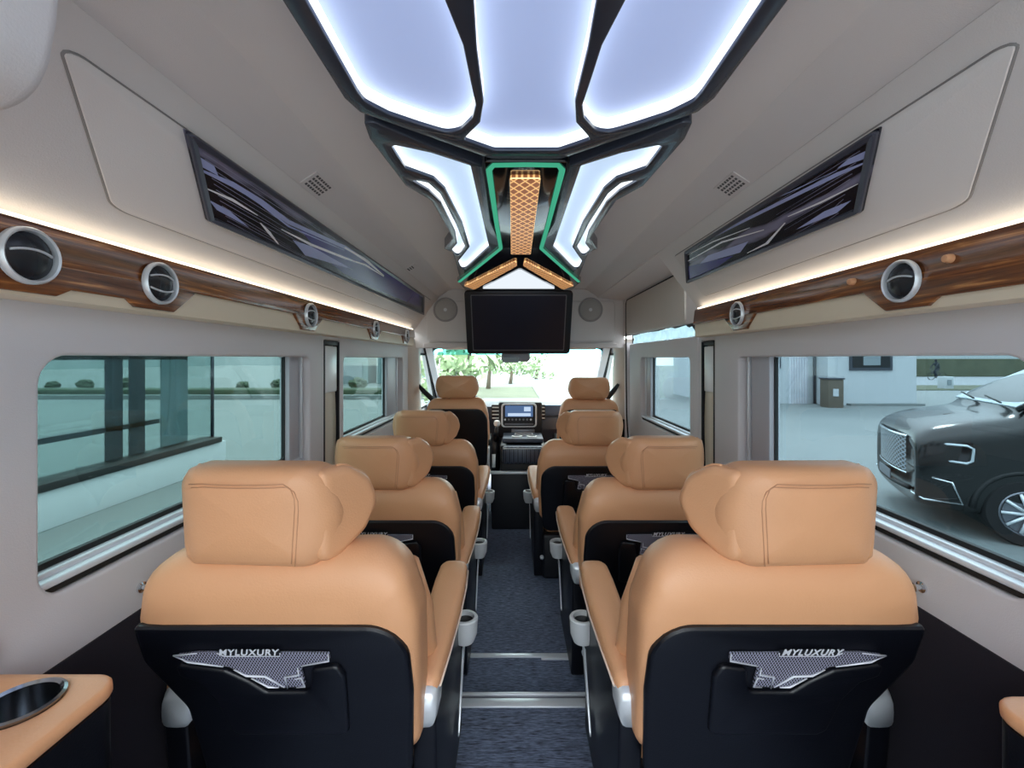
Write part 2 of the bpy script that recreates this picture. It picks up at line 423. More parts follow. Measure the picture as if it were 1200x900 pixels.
# raised panel seams on the leaning wall (locker lids)
def locker(side, px, y_end, lbl, t0, t1):
    a = [unproj(side, *p) for p in px]
    outer = rpoly([a[0], (y_end, t1), (y_end, t0), a[1]], [.03, .01, .01, .06])
    o = thing('locker_lid', lbl, 'locker lid', (side*.75, 1.5, .36))
    plate('lid_panel', outer, sp_tf(side, .003), 'upper', o, th=.006, bevel=.002)
    v, f = tube_data([SP(side, u, v, .0008) for u, v in outer], .0032, 6, True); mk('lid_seam', v, f, 'seam', o)
    return o
locker(-1, [(68, 48), (130, 242)], 3.45, 'long pale locker lid on the upper left wall above the wood rail', unproj(-1, 400, 342)[1], unproj(-1, 300, 210)[1])
locker(1, [(1197, 40), (1135, 237)], 1.97, 'pale locker lid on the upper right wall above the wood rail', unproj(1, 900, 322)[1], unproj(1, 1000, 167)[1])

# printed panels
def printed(side, px, lbl, deco, z0):
    o = thing('printed_panel', lbl, 'wall panel', (side*.7, 1.5, .4))
    q = [unproj(side, *p) for p in px]
    plate('panel_sheet', rpoly(q, .01), sp_tf(side, .010), 'print_base', o, th=.006)
    c = [sum(a[0] for a in q)/4, sum(a[1] for a in q)/4]
    def shrink(pt, m=.022):
        return pt
    fr = rpoly(q, .02)
    def ins(loop, d, dt):
        yy = [p[0] for p in loop]; tt = [p[1] for p in loop]
        out = []
        n = len(loop); P = [Vector(p) for p in loop]
        ar = sum(P[i].x*P[(i+1) % n].y-P[(i+1) % n].x*P[i].y for i in range(n)); sg = 1 if ar > 0 else -1
        for i in range(n):
            dd = P[(i+1) % n]-P[i-1]; nn = Vector((-dd.y, dd.x)).normalized()*sg
            out.append((P[i].x+nn.x*d, P[i].y+nn.y*dt))
        return out
    inn = ins(fr, .020, .045); T0 = sp_tf(side, 0)
    rr = [[T0(a, b, w) for a, b in L] for L, w in ((fr, .008), (fr, .019), ([(a*.8+c_*.2, b*.8+d_*.2) for (a, b), (c_, d_) in zip(fr, inn)], .022), ([(a*.15+c_*.85, b*.15+d_*.85) for (a, b), (c_, d_) in zip(fr, inn)], .020), (inn, .012))]
    v, f = loft_data(rr, False); mk('panel_frame', v, f, 'gunmetal2', o, angle=40)
    for k, (nm, mat, kind, pts, wd) in enumerate(deco):
        uv = [Vector(unproj(side, *p)) for p in pts]
        if kind == 'line':
            L = []
            for i, p in enumerate(uv):
                a = uv[max(i-1, 0)]; b = uv[min(i+1, len(uv)-1)]; d = (b-a).normalized(); nn = Vector((-d.y, d.x))
                ww = .62*wd*(.35 if i in (0, len(uv)-1) else 1)
                L.append((p+nn*ww, p-nn*ww))
            poly = [tuple(l[0]) for l in L] + [tuple(l[1]) for l in reversed(L)]
        else: poly = [tuple(p) for p in uv]
        plate(nm, poly, sp_tf(side, .0140+.0002*k), mat, o, th=.0006)
    ta, tb = max(a[1] for a in q), min(a[1] for a in q); ya, yb_ = min(a[0] for a in q), max(a[0] for a in q)
    parts = []
    for k in range(13):
        f0 = (k+.5)/13; t_ = tb+.05+(ta-tb-.10)*f0
        y_0 = q[3][0] if side < 0 else q[1][0]
        y_0 = y_0 + (q[0][0]-y_0)*(f0 if t_ > tb else 0) + .06
        y_1 = ya + (yb_-ya)*(.30+.10*math.sin(k*1.7))
        A_ = Vector((y_0, t_)); B_ = Vector((y_1, t_-.05*(1-f0)-.01)); n_ = Vector((0, .0022))
        vs_, fs_ = mesh_from_plate([tuple(A_+n_), tuple(A_-n_), tuple(B_-n_*.3), tuple(B_+n_*.3)], [], .0004, 0)
        T1 = sp_tf(side, .0136); parts.append(([T1(*v_) for v_ in vs_], fs_))
    v, f = join(parts); mk('fine_line_print', v, f, 'p_line', o, smooth=False)
    return o
M['p_line'] = pm('print_fine_line', srgb(128, 126, 150), .3)
M['gunmetal2'] = pm('panel_edge', srgb(74, 76, 90), .3, .3)
def print_base():
    m, n, out = nt('printed_black_gloss')
    p = N(n, 'ShaderNodeBsdfPrincipled', i_Roughness=.25); n.links.new(p.outputs[0], out.inputs[0])
    w = N(n, 'ShaderNodeTexWave', i_Scale=16.0, i_Distortion=1.2); w.inputs['Detail Scale'].default_value = .6
    n.links.new(coords(n, (.2, .5, 4), (.25, 0, 0)), w.inputs[0])
    r = N(n, 'ShaderNodeValToRGB'); e = r.color_ramp.elements
    e[0].position = .90; e[0].color = srgb(20, 18, 30); e[1].position = 1; e[1].color = srgb(130, 126, 150)
    n.links.new(w.outputs[0], r.inputs[0]); n.links.new(r.outputs[0], p.inputs['Base Color'])
    return m
M['print_base'] = print_base()
M['p_lav'] = pm('print_lavender', srgb(165, 172, 215), .25); M['p_white'] = pm('print_white', srgb(238, 236, 240), .25)
M['p_purple'] = pm('print_purple', srgb(58, 48, 128), .25); M['p_black'] = pm('print_black', srgb(14, 12, 22), .25)
z5 = lambda L: [(x/3, y/3) for x, y in L]
z7 = lambda L: [(x/3, 230+y/3) for x, y in L]
z6 = lambda L: [(800+x/3, y/3) for x, y in L]
z8 = lambda L: [(800+x/3, 230+y/3) for x, y in L]
z3 = lambda L: [(400+x/2.857, 120+y/2.857) for x, y in L]
decoL = [
 ('purple_print', 'p_purple', 'poly', [(345, 262), (420, 298), (489, 343), (491, 359), (440, 338), (400, 318), (372, 296)], 0),
 ('pale_streak', 'p_lav', 'poly', z5([(680, 535), (735, 570), (750, 605), (690, 572)]), 0),
 ('pale_streak', 'p_lav', 'line', z5([(690, 585), (800, 635), (900, 695), (1000, 770), (1200, 860), (1290, 915)]), .030),
 ('pale_streak', 'p_lav', 'line', z5([(800, 640), (900, 705), (1000, 785), (1200, 872)]), .012),
 ('white_streak', 'p_white', 'line', z5([(710, 650), (800, 690), (890, 745)]), .016),
 ('pale_streak', 'p_lav', 'poly', z5([(715, 688), (790, 728), (860, 788), (745, 725)]), 0),
 ('white_streak', 'p_white', 'line', z5([(900, 772), (930, 805), (965, 848)]), .016),
 ('white_streak', 'p_white', 'line', z5([(975, 795), (1080, 850), (1200, 898), (1290, 930)]), .02),
 ('pale_streak', 'p_lav', 'poly', z7([(1015, 143), (1080, 165), (1230, 250), (1060, 198)]), 0),
 ('white_streak', 'p_white', 'line', [(400, 287), (425, 302), (447, 321)], .03),
 ('white_streak', 'p_white', 'line', [(402, 300), (425, 308), (447, 322)], .02),
]
printed(-1, [(210, 145), (495, 345), (495, 368), (238, 255)], 'long black and purple printed panel with white streaks on the left upper wall', decoL, 0)
decoR = [
 ('purple_print', 'p_purple', 'poly', z8([(28, 240), (190, 200), (120, 250), (32, 288)]), 0),
 ('pale_streak', 'p_lav', 'poly', z6([(665, 515), (600, 545), (560, 580), (655, 545)]), 0),
 ('pale_streak', 'p_lav', 'line', z6([(655, 560), (560, 600), (400, 680), (250, 755), (110, 830)]), .022),
 ('pale_streak', 'p_lav', 'line', z6([(560, 585), (400, 660), (300, 705), (120, 810)]), .006),
 ('white_streak', 'p_white', 'line', z6([(635, 632), (500, 700), (385, 750)]), .012),
 ('pale_streak', 'p_lav', 'poly', z6([(612, 690), (515, 730), (415, 795), (560, 735)]), 0),
 ('white_streak', 'p_white', 'line', z6([(375, 772), (310, 845), (240, 880)]), .016),
 ('pale_streak', 'p_lav', 'poly', z6([(245, 838), (215, 878), (70, 920), (100, 890)]), 0),
 ('white_streak', 'p_white', 'line', z6([(300, 797), (150, 842), (25, 912)]), .014),
 ('white_streak', 'p_white', 'line', z6([(250, 790), (120, 840), (25, 890)]), .010),
]
printed(1, [(1038, 143), (1015, 245), (808, 330), (806, 292)], 'short black and blue printed panel with white streaks on the right upper wall', decoR, 0)

# ------------------------------------------------------------------ wood rails with vents
def rail(side, vents, y0, y1, lbl, lbl2, low_until):
    X = .79 if side < 0 else .85
    # wood outline in (Y,z)
    zt, zl, zh, zb, bb = .225 if side < 0 else .230, .121, .160, .107, .098
    if side > 0: zl, zh, zb, bb = .124, .158, .108, .099
    pts = [(y0, zt)]
    cur = zl
    pts.append((y0, cur))
    vs = sorted(vents)
    for i, v in enumerate(vs):
        nz = zl if v < low_until-.01 else zh
        hw = .062
        pts += [(v-hw-.05*((cur-zb)/.05), cur), (v-hw+.01, zb), (v+hw-.01, zb), (v+hw+.05*((nz-zb)/.05), nz)]
        cur = nz
    pts += [(y1, cur), (y1, zt)]
    t = thing('wood_rail', lbl, 'wood rail', (side*X, 1.5, .16))
    tl = math.radians(10)
    tf = lambda u, v, w: (side*(X + .015*((v-.16)/.06)**2*.4 - w), u, v)
    plate('wood_fascia', rpoly(pts, .006, 3), tf, 'wood', t, th=.012, bevel=.003)
    # pale lower ledge
    b = thing('rail_ledge', lbl2, 'ledge', (side*X, 1.5, .12))
    prof = [(X+.004, .215), (X+.004, .118), (X+.008, bb+.004), (X+.020, bb), (.90 if side < 0 else .96, bb+.004), (.90 if side < 0 else .96, .215)]
    v, f = loft_data([[(side*p[0], Y, p[1]) for p in prof] for Y in (y0, y1)]); mk('ledge_body', v, f, 'beige', b, angle=30)
    # shelf over the fascia, glowing line
    l = thing('led_strip', 'warm glowing light line on top of the %s wood rail' % ('left' if side < 0 else 'right'), 'light strip', (side*X, 1.5, .23))
    v, f = loft_data([[(side*(X+.004), Y, zt+.001), (side*(X+.004), Y, zt+.006), (side*(X+.016), Y, zt+.007), (side*(X+.016), Y, zt+.001)] for Y in (y0, y1-.03)])
    mk('light_line', v, f, 'ledwarm', l)
    # vents
    for i, vy in enumerate(vs):
        txt = VENT_LABELS[side][i]
        a = thing('air_vent', txt, 'air vent', (side*X, vy, .165), 'round air vents in the wood rails')
        cx = side*(X-.006)
        zc = .165 if side < 0 else .168
        tf2 = lambda x, y, z: (cx - side*x, y, z)
        R = .046
        lathe('chrome_ring', [(R, 0), (R, .008), (R-.003, .012), (R-.006, .010), (R-.0075, .001), (R-.0075, 0)], (0, vy, zc), 'silver', a, 'x', 36, tf=tf2)
        lathe('vent_bowl', [(R-.0065, .000), (R-.009, .003), (R-.02, .007), (.012, .010), (0, .0105)], (0, vy, zc), 'ventblack', a, 'x', 32, tf=tf2)
        for o1 in ((-.012, .012) if i else (.004,)):
            pp = [(.0115-.004*abs(q)**2, vy+.034*q*.93, zc+o1+.006*(1-q*q)*(1 if o1 > 0 else -1)) for q in [j/6-1 for j in range(13)]]
            tube('vane_trim', pp, .0022, 'silver', a, 6, tf=tf2)
VENT_LABELS = {-1: ['large chrome-ringed air vent at the left picture edge in the wood rail', 'second chrome-ringed air vent from the left picture edge',
                    'third chrome-ringed vent of the left rail, over the pillar slot', 'fourth small chrome-ringed vent of the left rail',
                    'farthest chrome-ringed vent at the front end of the left rail'],
               1: ['large chrome-ringed air vent in the right wood rail over the black parked vehicle', 'small chrome-ringed air vent near the front end of the right wood rail']}
rail(-1, [.714, .978, 1.70, 2.50, 3.22], YB, 3.50, 'long glossy walnut rail along the left wall with five air vents', 'cream ledge under the left walnut rail', .90)
rail(1, [.965, 1.675], YB, 2.10, 'glossy walnut rail along the right wall with two air vents', 'cream ledge under the right walnut rail', .97)
# end piece of right rail
tag(box('rail_end_cap', .862, .945, 2.10, 2.125, .10, .235, 'pillar', bev=.006), 'pale cap closing the front end of the right rail', 'end cap')
# buttons on right wood rail
for i, (px, py) in enumerate(((1001, 330), (1115, 303))):
    y = F*.85/(px-VX); z = (VY-py)*y/F
    tag(lathe('clip_button', [(0, .016), (.007, .014), (.009, .006), (.009, 0)], (0, y, z), 'tan', None, 'x', 16, tf=lambda a, b, c: (.85-a, b, c)),
        ['small tan round clip on the right wood rail, nearer the front', 'small tan round clip on the right wood rail, nearer the right picture edge'][i], 'clip')

# door header (right, front part)
def door_header():
    o = struct(plate('wall_right_front', rpoly(rect(2.11, 3.64, .178, .50), .015), wall_tf(.905), 'upper', th=.03, bevel=.006))
    v, f = loft_data([[(XC+.65, Y, .497), (.93, Y, .470), (.93, Y, .52), (XC+.65, Y, .55)] for Y in (2.115, 3.64)])
    s = struct(mk('trim_3', v, f, 'ceil', smooth=False))
    v, f = loft_data([[(x, Y, z) for x, z in ((.765, .425), (.80, .40), (.93, .40), (.93, .48), (.765, .48))] for Y in (3.35, 3.64)])
    d = thing('door_header_cover', 'pale cover panel over the sliding door with a dark shut line', 'cover panel', (.89, 2.9, .33))
    plate('cover_board', rpoly(rect(2.30, 3.50, .185, .455), [.03, .03, .04, .04]), wall_tf(.886), 'pillar', d, th=.012, bevel=.003)
    v, f = tube_data([(.884, u, w) for u, w in [(2.3, .458), (3.48, .458), (3.515, .43), (3.515, -.1), (3.50, -.45), (3.44, -.66)]], .006, 6); mk('shut_line', v, f, 'rubber', d)
    g = thing('daylight_film', 'crinkled translucent foil showing in the gap over the sliding door', 'film', (.94, 2.8, .14))  # sheet added to stand in for the daylight seen through this gap
    vs = []; fs = []; n = 60
    for i in range(n+1):
        for j in range(5):
            y = 2.16 + 1.30*i/n
            vs.append((.925 + .012*noise.noise(Vector((i*.9, j*1.3, 1))) + .006*noise.noise(Vector((i*3.1, j*2.3, 5))), y, .112+.018*j))
    for i in range(n):
        for j in range(4): a = i*5+j; fs.append((a, a+5, a+6, a+1))
    mk('film_sheet', vs, fs, 'film', g)
    plate('torn_edge', [(2.15, .20), (2.15, .125), (2.19, .14), (2.21, .13), (2.26, .165), (2.30, .16), (2.34, .175), (2.5, .168), (2.56, .178), (2.8, .172), (3.1, .178), (3.4, .172), (3.44, .2)], wall_tf(.905), 'black', g, th=.004)
def film():
    m, n, out = nt('translucent_crinkled_film')
    a = N(n, 'ShaderNodeBsdfTranslucent'); a.inputs[0].default_value = (.24, .36, .40, 1)
    b = N(n, 'ShaderNodeBsdfGlossy', i_Roughness=.25); b.inputs[0].default_value = (.8, .9, .92, 1)
    x = N(n, 'ShaderNodeMixShader', i_0=.4); n.links.new(a.outputs[0], x.inputs[1]); n.links.new(b.outputs[0], x.inputs[2]); n.links.new(x.outputs[0], out.inputs[0])
    return m
M['film'] = film()
door_header()

# ------------------------------------------------------------------ ceiling slots
M['slot'] = pm('slot_dark', srgb(92, 88, 90), .7)
def slots(side, y, lbl, n=4, w=.05):
    o = thing('ceiling_grille', lbl, 'air grille', (XC+side*.62, y, .52), 'slotted grilles in the ceiling cove')
    # on the slope between (.655,.500) and (.59,.543)
    def tf(u, v, wv): # u along Y, v along slope 0..1, w off
        return (XC+side*(.648-.050*v-.5*wv), y+u, .506+.032*v-.82*wv)
    plate('grille_plate', rpoly(rect(-w*1.3, w*1.3, .02, .98), .01), tf, 'ceil', o, th=.004)
    parts = []
    for k in range(n):
        for j in range(7):
            u0 = -w+2*w*j/7
            parts.append(box_data(u0, u0+w*.17, .12+.22*k, .24+.22*k, .0024, .0036, 0, 1, tf))
    v, f = join(parts); mk('slot_lines', v, f, 'slot', o, smooth=False)
slots(-1, 1.34, 'slotted grille in the left ceiling cove above the printed panel')
slots(1, 1.34, 'slotted grille in the right ceiling cove above the printed panel')
slots(-1, 2.55, 'small far slotted grille in the left ceiling cove', 3, .03)

# ------------------------------------------------------------------ ceiling lights
ZF = .520
def up(px):
    x, y = px; Y = F*ZF/(VY-y); return ((x-VX)*Y/F, Y)
def mir(L): return [(2*XC-x, y) for x, y in L]
def smoothloop(pts, r=.012, seg=4): return rpoly(pts, r, seg)
def band(name, loop, z0, z1, mat, parent, closed=True):
    n = len(loop); vs = [(p[0], p[1], z0) for p in loop] + [(p[0], p[1], z1) for p in loop]
    fs = [(k, (k+1) % n, n+(k+1) % n, n+k) for k in range(n if closed else n-1)]
    return mk(name, vs, fs, mat, parent, smooth=False, recalc=False)
def lamp(name, outer, holes, lbl, cat, dif, group=None, zb=ZF, up_=.036):
    cx = sum(p[0] for p in outer)/len(outer); cy = sum(p[1] for p in outer)/len(outer)
    t = thing(name, lbl, cat, (cx, cy, zb), group)
    plate('lamp_frame', outer, XYtf(zb+.006), 'frame_dark', t, holes=holes, th=.012, bevel=.003)
    o2 = outer
    band('lamp_skirt', outer, zb+.010, .566, 'frame_dark', t)
    for h in holes:
        band('led_ring', h, zb+.010, zb+up_, 'ledwhite', t)
        plate('diffuser', h, XYtf(zb+up_+.002), dif, t, th=.003)
    return t
def m2(side, L): return L if side < 0 else mir(L)
zA = lambda L: [up((300+x/3.3333, y/3.3333)) for x, y in L]     # crop 300,0
zC = lambda L: [up((400+x/2.857, 120+y/2.857)) for x, y in L]   # crop 400,120
def chaikin(L, n=2, q=.25):
    for _ in range(n):
        o = []
        for i in range(len(L)):
            a, b = L[i], L[(i+1) % len(L)]
            o += [(a[0]*(1-q)+b[0]*q, a[1]*(1-q)+b[1]*q), (a[0]*q+b[0]*(1-q), a[1]*q+b[1]*(1-q))]
        L = o
    return L
# main light
lo = zA([(100, 0)]) ; yb = -.35
oL = [(-.338, yb), (-.338, up((330, 0))[1])] + zA([(345, 385), (405, 440), (560, 495), (890, 612), (920, 622)])
oL_full = oL + [(XC, up((620, 186))[1])]
outer = oL + [(2*XC-x, y) for x, y in reversed(oL)]
outer = rpoly(outer, .02, 4)
lobe = [(-.315, yb+.05), zA([(190, 0)])[0], zA([(300, 195)])[0], zA([(398, 365)])[0]] + zA([(425, 402), (520, 450), (640, 490), (745, 522), (800, 510), (845, 465), (858, 415), (838, 325), (808, 180)]) + [zA([(735, 0)])[0]]
x735 = lobe[-1]
lobe += [(x735[0]-.03, .52), (x735[0]-.05, .42), (x735[0]-.04, .2), (x735[0]+.0, yb+.1), (x735[0]-.02, yb+.05)]
lobe = chaikin(rpoly(lobe, .03, 2), 2)
cen = zA([(838, 0), (852, 200), (880, 400), (868, 480), (800, 548), (930, 590)]) 
cen = [(a+.005, b) if i < 5 else (a, b) for i, (a, b) in enumerate(cen)]
cen = [(cen[0][0], yb+.05), (cen[0][0]+.005, .3), (cen[0][0]+.004, .5)] + cen
cen_full = cen + [(2*XC-x, y) for x, y in reversed(cen)]
cen_full = chaikin(rpoly(cen_full, .012, 2), 2)
lamp('ceiling_light', outer, [lobe, mir(lobe)[::-1], cen_full], 'large three-lobed glowing ceiling panel in a dark frame overhead', 'ceiling light', 'diff')
# side lights
so = zC([(75, 62), (95, 118), (215, 275), (300, 325), (345, 400), (372, 452), (345, 488), (372, 500), (382, 530), (398, 592), (522, 500), (535, 478), (500, 400), (472, 210), (290, 140), (110, 62)])
h1 = zC([(160, 134), (215, 218), (310, 252), (348, 288), (405, 400), (430, 482), (392, 530), (406, 562), (494, 482), (432, 208), (300, 165)])
h2 = zC([(222, 252), (295, 295), (335, 335), (382, 430), (388, 470), (370, 492), (390, 514), (414, 482), (385, 408), (330, 302), (290, 266)])
so = chaikin(rpoly(so, .008, 2), 1); h1 = chaikin(rpoly(h1, .012, 2), 2); h2 = chaikin(rpoly(h2, .008, 2), 2)
for side in (-1, 1):
    lamp('side_ceiling_light', m2(side, so), [m2(side, h1), m2(side, h2)],
         'angular glowing ceiling light with a curved divider, %s of the centre strip' % ('left' if side < 0 else 'right'), 'ceiling light', 'diff2', 'angular ceiling lights', zb=ZF-.004, up_=.03)
# centre strip
t = thing('ceiling_centrepiece', 'dark mirrored ceiling strip outlined by green light with amber quilted inlay', 'ceiling panel', (XC, 1.8, ZF))
ce = zC([(480, 194), (530, 480), (385, 594), (395, 606), (548, 505), (604, 520)])
gl_out = zC([(487, 196), (527, 480), (395, 592)]); gl_in = zC([(512, 206), (542, 488), (405, 598)])
ap = zC([(604, 508)])[0]; ap = (XC, ap[1])
body = [(p[0], p[1]) for p in zC([(478, 190), (528, 482), (388, 596), (412, 622)])]
body_full = body + [(2*XC-x, y) for x, y in reversed(body)]
plate('mirror_body', rpoly(body_full, .008, 3), XYtf(ZF+.008), 'blackg', t, th=.03, bevel=.002)
def ribbon(name, pts, w, z, mat, parent, th=.006):
    P = [Vector(p) for p in pts]; A = []; B = []
    for i, p in enumerate(P):
        a = P[max(i-1, 0)]; b = P[min(i+1, len(P)-1)]; d = (b-a).normalized(); nn = Vector((-d.y, d.x))
        A.append(tuple(p+nn*w)); B.append(tuple(p-nn*w))
    return plate(name, A+B[::-1], XYtf(z), mat, parent, th=th, bevel=.001)
gp = zC([(604, 196), (510, 198), (494, 215), (520, 400), (534, 482), (470, 535), (395, 596)]); gp[0] = (XC, gp[0][1])
ribbon('green_led', gp, .008, ZF-.010, 'ledgreen', t); ribbon('green_led', mir(gp), .008, ZF-.010, 'ledgreen', t)
am = zC([(565, 232), (568, 495)]); 
amf = rpoly(am + mir(am)[::-1], .008, 3)
def sc(loop, w):
    cx = sum(p[0] for p in loop)/len(loop); cy = sum(p[1] for p in loop)/len(loop)
    return [(cx+(p[0]-cx)*(1-w/abs(max(q[0] for q in loop)-cx)), cy+(p[1]-cy)*(1-w/abs(max(q[1] for q in loop)-cy))) for p in loop]
ai = plate('amber_inlay', amf, XYtf(ZF-.014), 'amber', t, th=.014, bevel=.003); lab(ai, 'amber quilted backlit strip')
plate('amber_glow_edge', amf, XYtf(ZF-.018), 'led_amber', t, holes=[sc(amf, .007)], th=.003)
for side in (-1, 1):
    q = m2(side, zC([(586, 518), (412, 606), (446, 618), (588, 536)]))
    plate('amber_wing', rpoly(q, .008, 3), XYtf(ZF-.014), 'amber', t, th=.012, bevel=.002)
    plate('amber_glow_edge', rpoly(q, .008, 3), XYtf(ZF-.017), 'led_amber', t, holes=[rpoly([tuple(Vector(p).lerp(Vector((sum(a[0] for a in q)/4, sum(a[1] for a in q)/4)), .14)) for p in q], .006, 3)], th=.003)
tri = zC([(600, 552), (472, 617)]); tri = [(XC, tri[0][1]), tri[1], mir([tri[1]])[0]]
plate('triangle_diffuser', rpoly(tri, .01, 3), XYtf(ZF-.012), 'tri', t, th=.006)

# ------------------------------------------------------------------ header wall, TV, speakers
struct(plate('wall_front', rect(-.84, .90, .085, .60), front_tf(3.66), 'upper', th=.04, bevel=.004))
hp = thing('header_panel', 'pale padded header panel behind the television', 'panel', (XC, 3.63, .3))
plate('pad', rpoly(rect(-.72, .82, .135, .47), .03), front_tf(3.632), 'upper', hp, th=.02, bevel=.008)
box('lower_ledge', -.74, .84, 3.60, 3.70, .085, .125, 'ceil', hp, bev=.008)
for px, s in ((522, 'left'), (692, 'right')):
    d = 3.62; X = (px-VX)*d/F; z = (VY-363)*d/F
    sp = thing('speaker', 'round grey speaker in the header wall, %s of the television' % s, 'speaker', (X, d, z), 'header speakers')
    tf = lambda x, y, z: (x, 3.622-y, z)
    lathe('speaker_rim', [(.100, 0), (.100, .006), (.092, .010), (.084, .006), (.084, 0)], (X, 0, z), 'gunmetal3', sp, 'y', 40, tf=tf)
    lathe('speaker_mesh', [(.085, .002), (.08, .005), (.04, .009), (0, .010)], (X, 0, z), 'speaker', sp, 'y', 40, tf=tf)
    lathe('speaker_hub', [(.014, .008), (.014, .012), (0, .013)], (X, 0, z), 'ring', sp, 'y', 20, tf=tf)
tv = thing('television', 'black flat television hanging over the windscreen', 'television', (XC, 3.3, .5))
ang = math.atan2(.25, .47)
def tvt(u, v, w):   # u across, v down from top, w towards front
    return (XC+u, 3.25 + v*math.sin(.45) + w*math.cos(.45), .497 - v*math.cos(.45) + w*math.sin(.45))
hw, hh = .398, .505
plate('cabinet', rpoly(rect(-hw, hw, 0, hh), .025), tvt, 'black', tv, th=.035, bevel=.006)
plate('bezel_line', rpoly(rect(-hw+.045, hw-.045, .026, hh-.030), .008), lambda u, v, w: tvt(u, v, w-.019), 'gunmetal', tv, holes=[rpoly(rect(-hw+.052, hw-.052, .032, hh-.037), .006)], th=.005)
plate('screen', rect(-hw+.052, hw-.052, .032, hh-.037), lambda u, v, w: tvt(u, v, w-.018), 'screen', tv, th=.003)
box('hinge_mount', -.30, .36, 3.26, 3.40, .47, .566, 'black', tv, bev=.01)

# ------------------------------------------------------------------ cab
cab = struct(box('ceiling_cab', -.84, .90, 3.66, 4.25, .10, .13, 'ceil'))
def cab_wall(nm, x, side):
    hole = rpoly([(3.86, -.46), (4.70, -.46), (4.25, .045), (3.86, .045)], .04)
    o = struct(plate(nm, [(3.60, -1.35), (5.0, -1.35), (5.0, -.45), (4.25, .13), (3.60, .13)], wall_tf(x), 'wall', holes=[hole], th=.05, bevel=.006))
    plate('window_seal', hole, wall_tf(x-side*.024), 'rubber', o, holes=[[(4.24+(a-4.24)*.94, -.2+(b+.2)*.93) for a, b in hole]], th=.012)
    plate('pane', hole, wall_tf(x+side*.01), 'glassF', o, th=.004)
    return o
cab_wall('door_2', -.87, -1); cab_wall('door_3', .93, 1)
# windscreen surround
def ws(u, v, w):   # v 0 bottom .. 1 top
    return (XC+u*(1-.03*v), 4.78-.66*v + w, -.44+.55*v)
wsf = struct(plate('window_5', rpoly(rect(-.90, .90, -.02, 1.04), .05), ws, 'rubber', holes=[rpoly(rect(-.815, .815, .01, .965), .06)], th=.03))
plate('pane', rect(-.85, .85, 0, .99), ws, 'glassF', wsf, th=.004)
M['shade'] = glassm('blue_shade_band', (.50, .84, .92, 1))
lab(plate('shade_band', rect(-.82, .82, .86, .97), lambda u, v, w: ws(u, v, w-.012), 'shade', wsf, th=.002), 'blue sun shade band')
for side, y0, nm in ((-1, 0, 'trim_4'), (1, 0, 'trim_5')):       # A pillars
    x = XC + side*.85
    v, f = loft_data([[(x-side*a, 4.78-.66*q+b, -.44+.55*q) for a, b in ((0, -.06), (.055, -.05), (.06, .0), (0, .03))] for q in (0, .5, 1.05)])
    struct(mk(nm, v, f, 'wall', angle=40))
# B pillars
def pillar(nm, x, y, w, side):
    ring = lambda z, k=1.0: [(x+side*.06, y-w, z), (x, y-w*.8, z), (x-side*.05*k, y-w*.3, z), (x-side*.05*k, y+w*.4, z), (x, y+w, z), (x+side*.06, y+w, z)]
    v, f = loft_data([ring(-.50), ring(-.1), ring(.09, .8), ring(.16, .6)])
    a = struct(mk(nm, v, f, 'pillar', angle=60))
    v, f = loft_data([ring(-1.35), ring(-.502)]); mk('lower_cover', v, f, 'shell', a, angle=60)
pillar('trim_6', -.84, 3.70, .14, -1); pillar('trim_7', .90, 3.78, .16, 1)
for side, lbl in ((-1, 'black belt guide strap beside the driver seat headrest'), (1, 'black belt guide strap beside the front passenger headrest')):
    x = -.80 if side < 0 else .87
    b = [(x, 3.70, -.22), (x-side*.04, 3.66, -.26), (x-side*.13, 3.62, -.335)]
    if side > 0: b = [(.865, 3.70, -.215), (.83, 3.69, -.26), (.765, 3.68, -.335)]
    v, f = tube_data(b, [.012, .02, .022], 8); tag(mk('belt_strap', v, f, 'black'), lbl, 'belt', 'front belt straps')
# mirror and camera pod
mr = thing('rearview_mirror', 'dark rear view mirror at the top centre of the windscreen', 'mirror', (XC, 4.05, .03))
plate('mirror_housing', rpoly(rect(-.13, .13, -.045, .035), .03), lambda u, v, w: (XC-.02+u, 4.03+w, .015+v), 'gunmetal', mr, th=.035, bevel=.012)
plate('mirror_glass', rpoly(rect(-.12, .03, -.038, .01), .01), lambda u, v, w: (XC-.02+u, 4.01+w, .0+v), 'blackg', mr, th=.004)
tube('mirror_stem', [(XC, 4.05, .03), (XC, 4.11, .10)], .015, 'gunmetal', mr)
for sx, s in ((-.40, 'left'), (.47, 'right')):
    sv = box('sun_visor', sx-.22, sx+.22, 3.74, 3.98, .078, .1005, 'ceil', bev=.008); tag(sv, 'grey folded sun visor above the windscreen, %s side' % s, 'sun visor', 'sun visors')
# dashboard
da = thing('dashboard', 'grey blue vehicle dashboard under the windscreen', 'dashboard', (XC, 4.3, -.6))
prof = [(4.78, -.43), (4.45, -.405), (4.22, -.415), (4.14, -.45), (4.12, -.52), (4.16, -.62), (4.20, -.66), (4.26, -.85), (4.30, -1.1), (4.78, -1.2)]
v, f = loft_data([[(X, p[0]+(.05 if abs(X-XC) > .6 else 0), p[1]) for p in prof] for X in (-.83, -.5, -.15, .2, .55, .89)]); mk('dash_body', v, f, 'dash', da, angle=40)
box('glovebox_panel', .22, .80, 4.09, 4.16, -.53, -.43, 'dashblue', da, bev=.012)
box('glovebox_lower', .22, .80, 4.10, 4.2, -.66, -.54, 'dash', da, bev=.012)
cs = box('centre_stack', -.145, .25, 4.00, 4.25, -.72, -.395, 'black', da, bev=.02)
plate('stack_trim', rpoly(rect(-.12, .20, -.62, -.405), .03), front_tf(3.995), 'silver', da, holes=[rpoly(rect(-.105, .185, -.61, -.418), .025)], th=.012, bevel=.003)
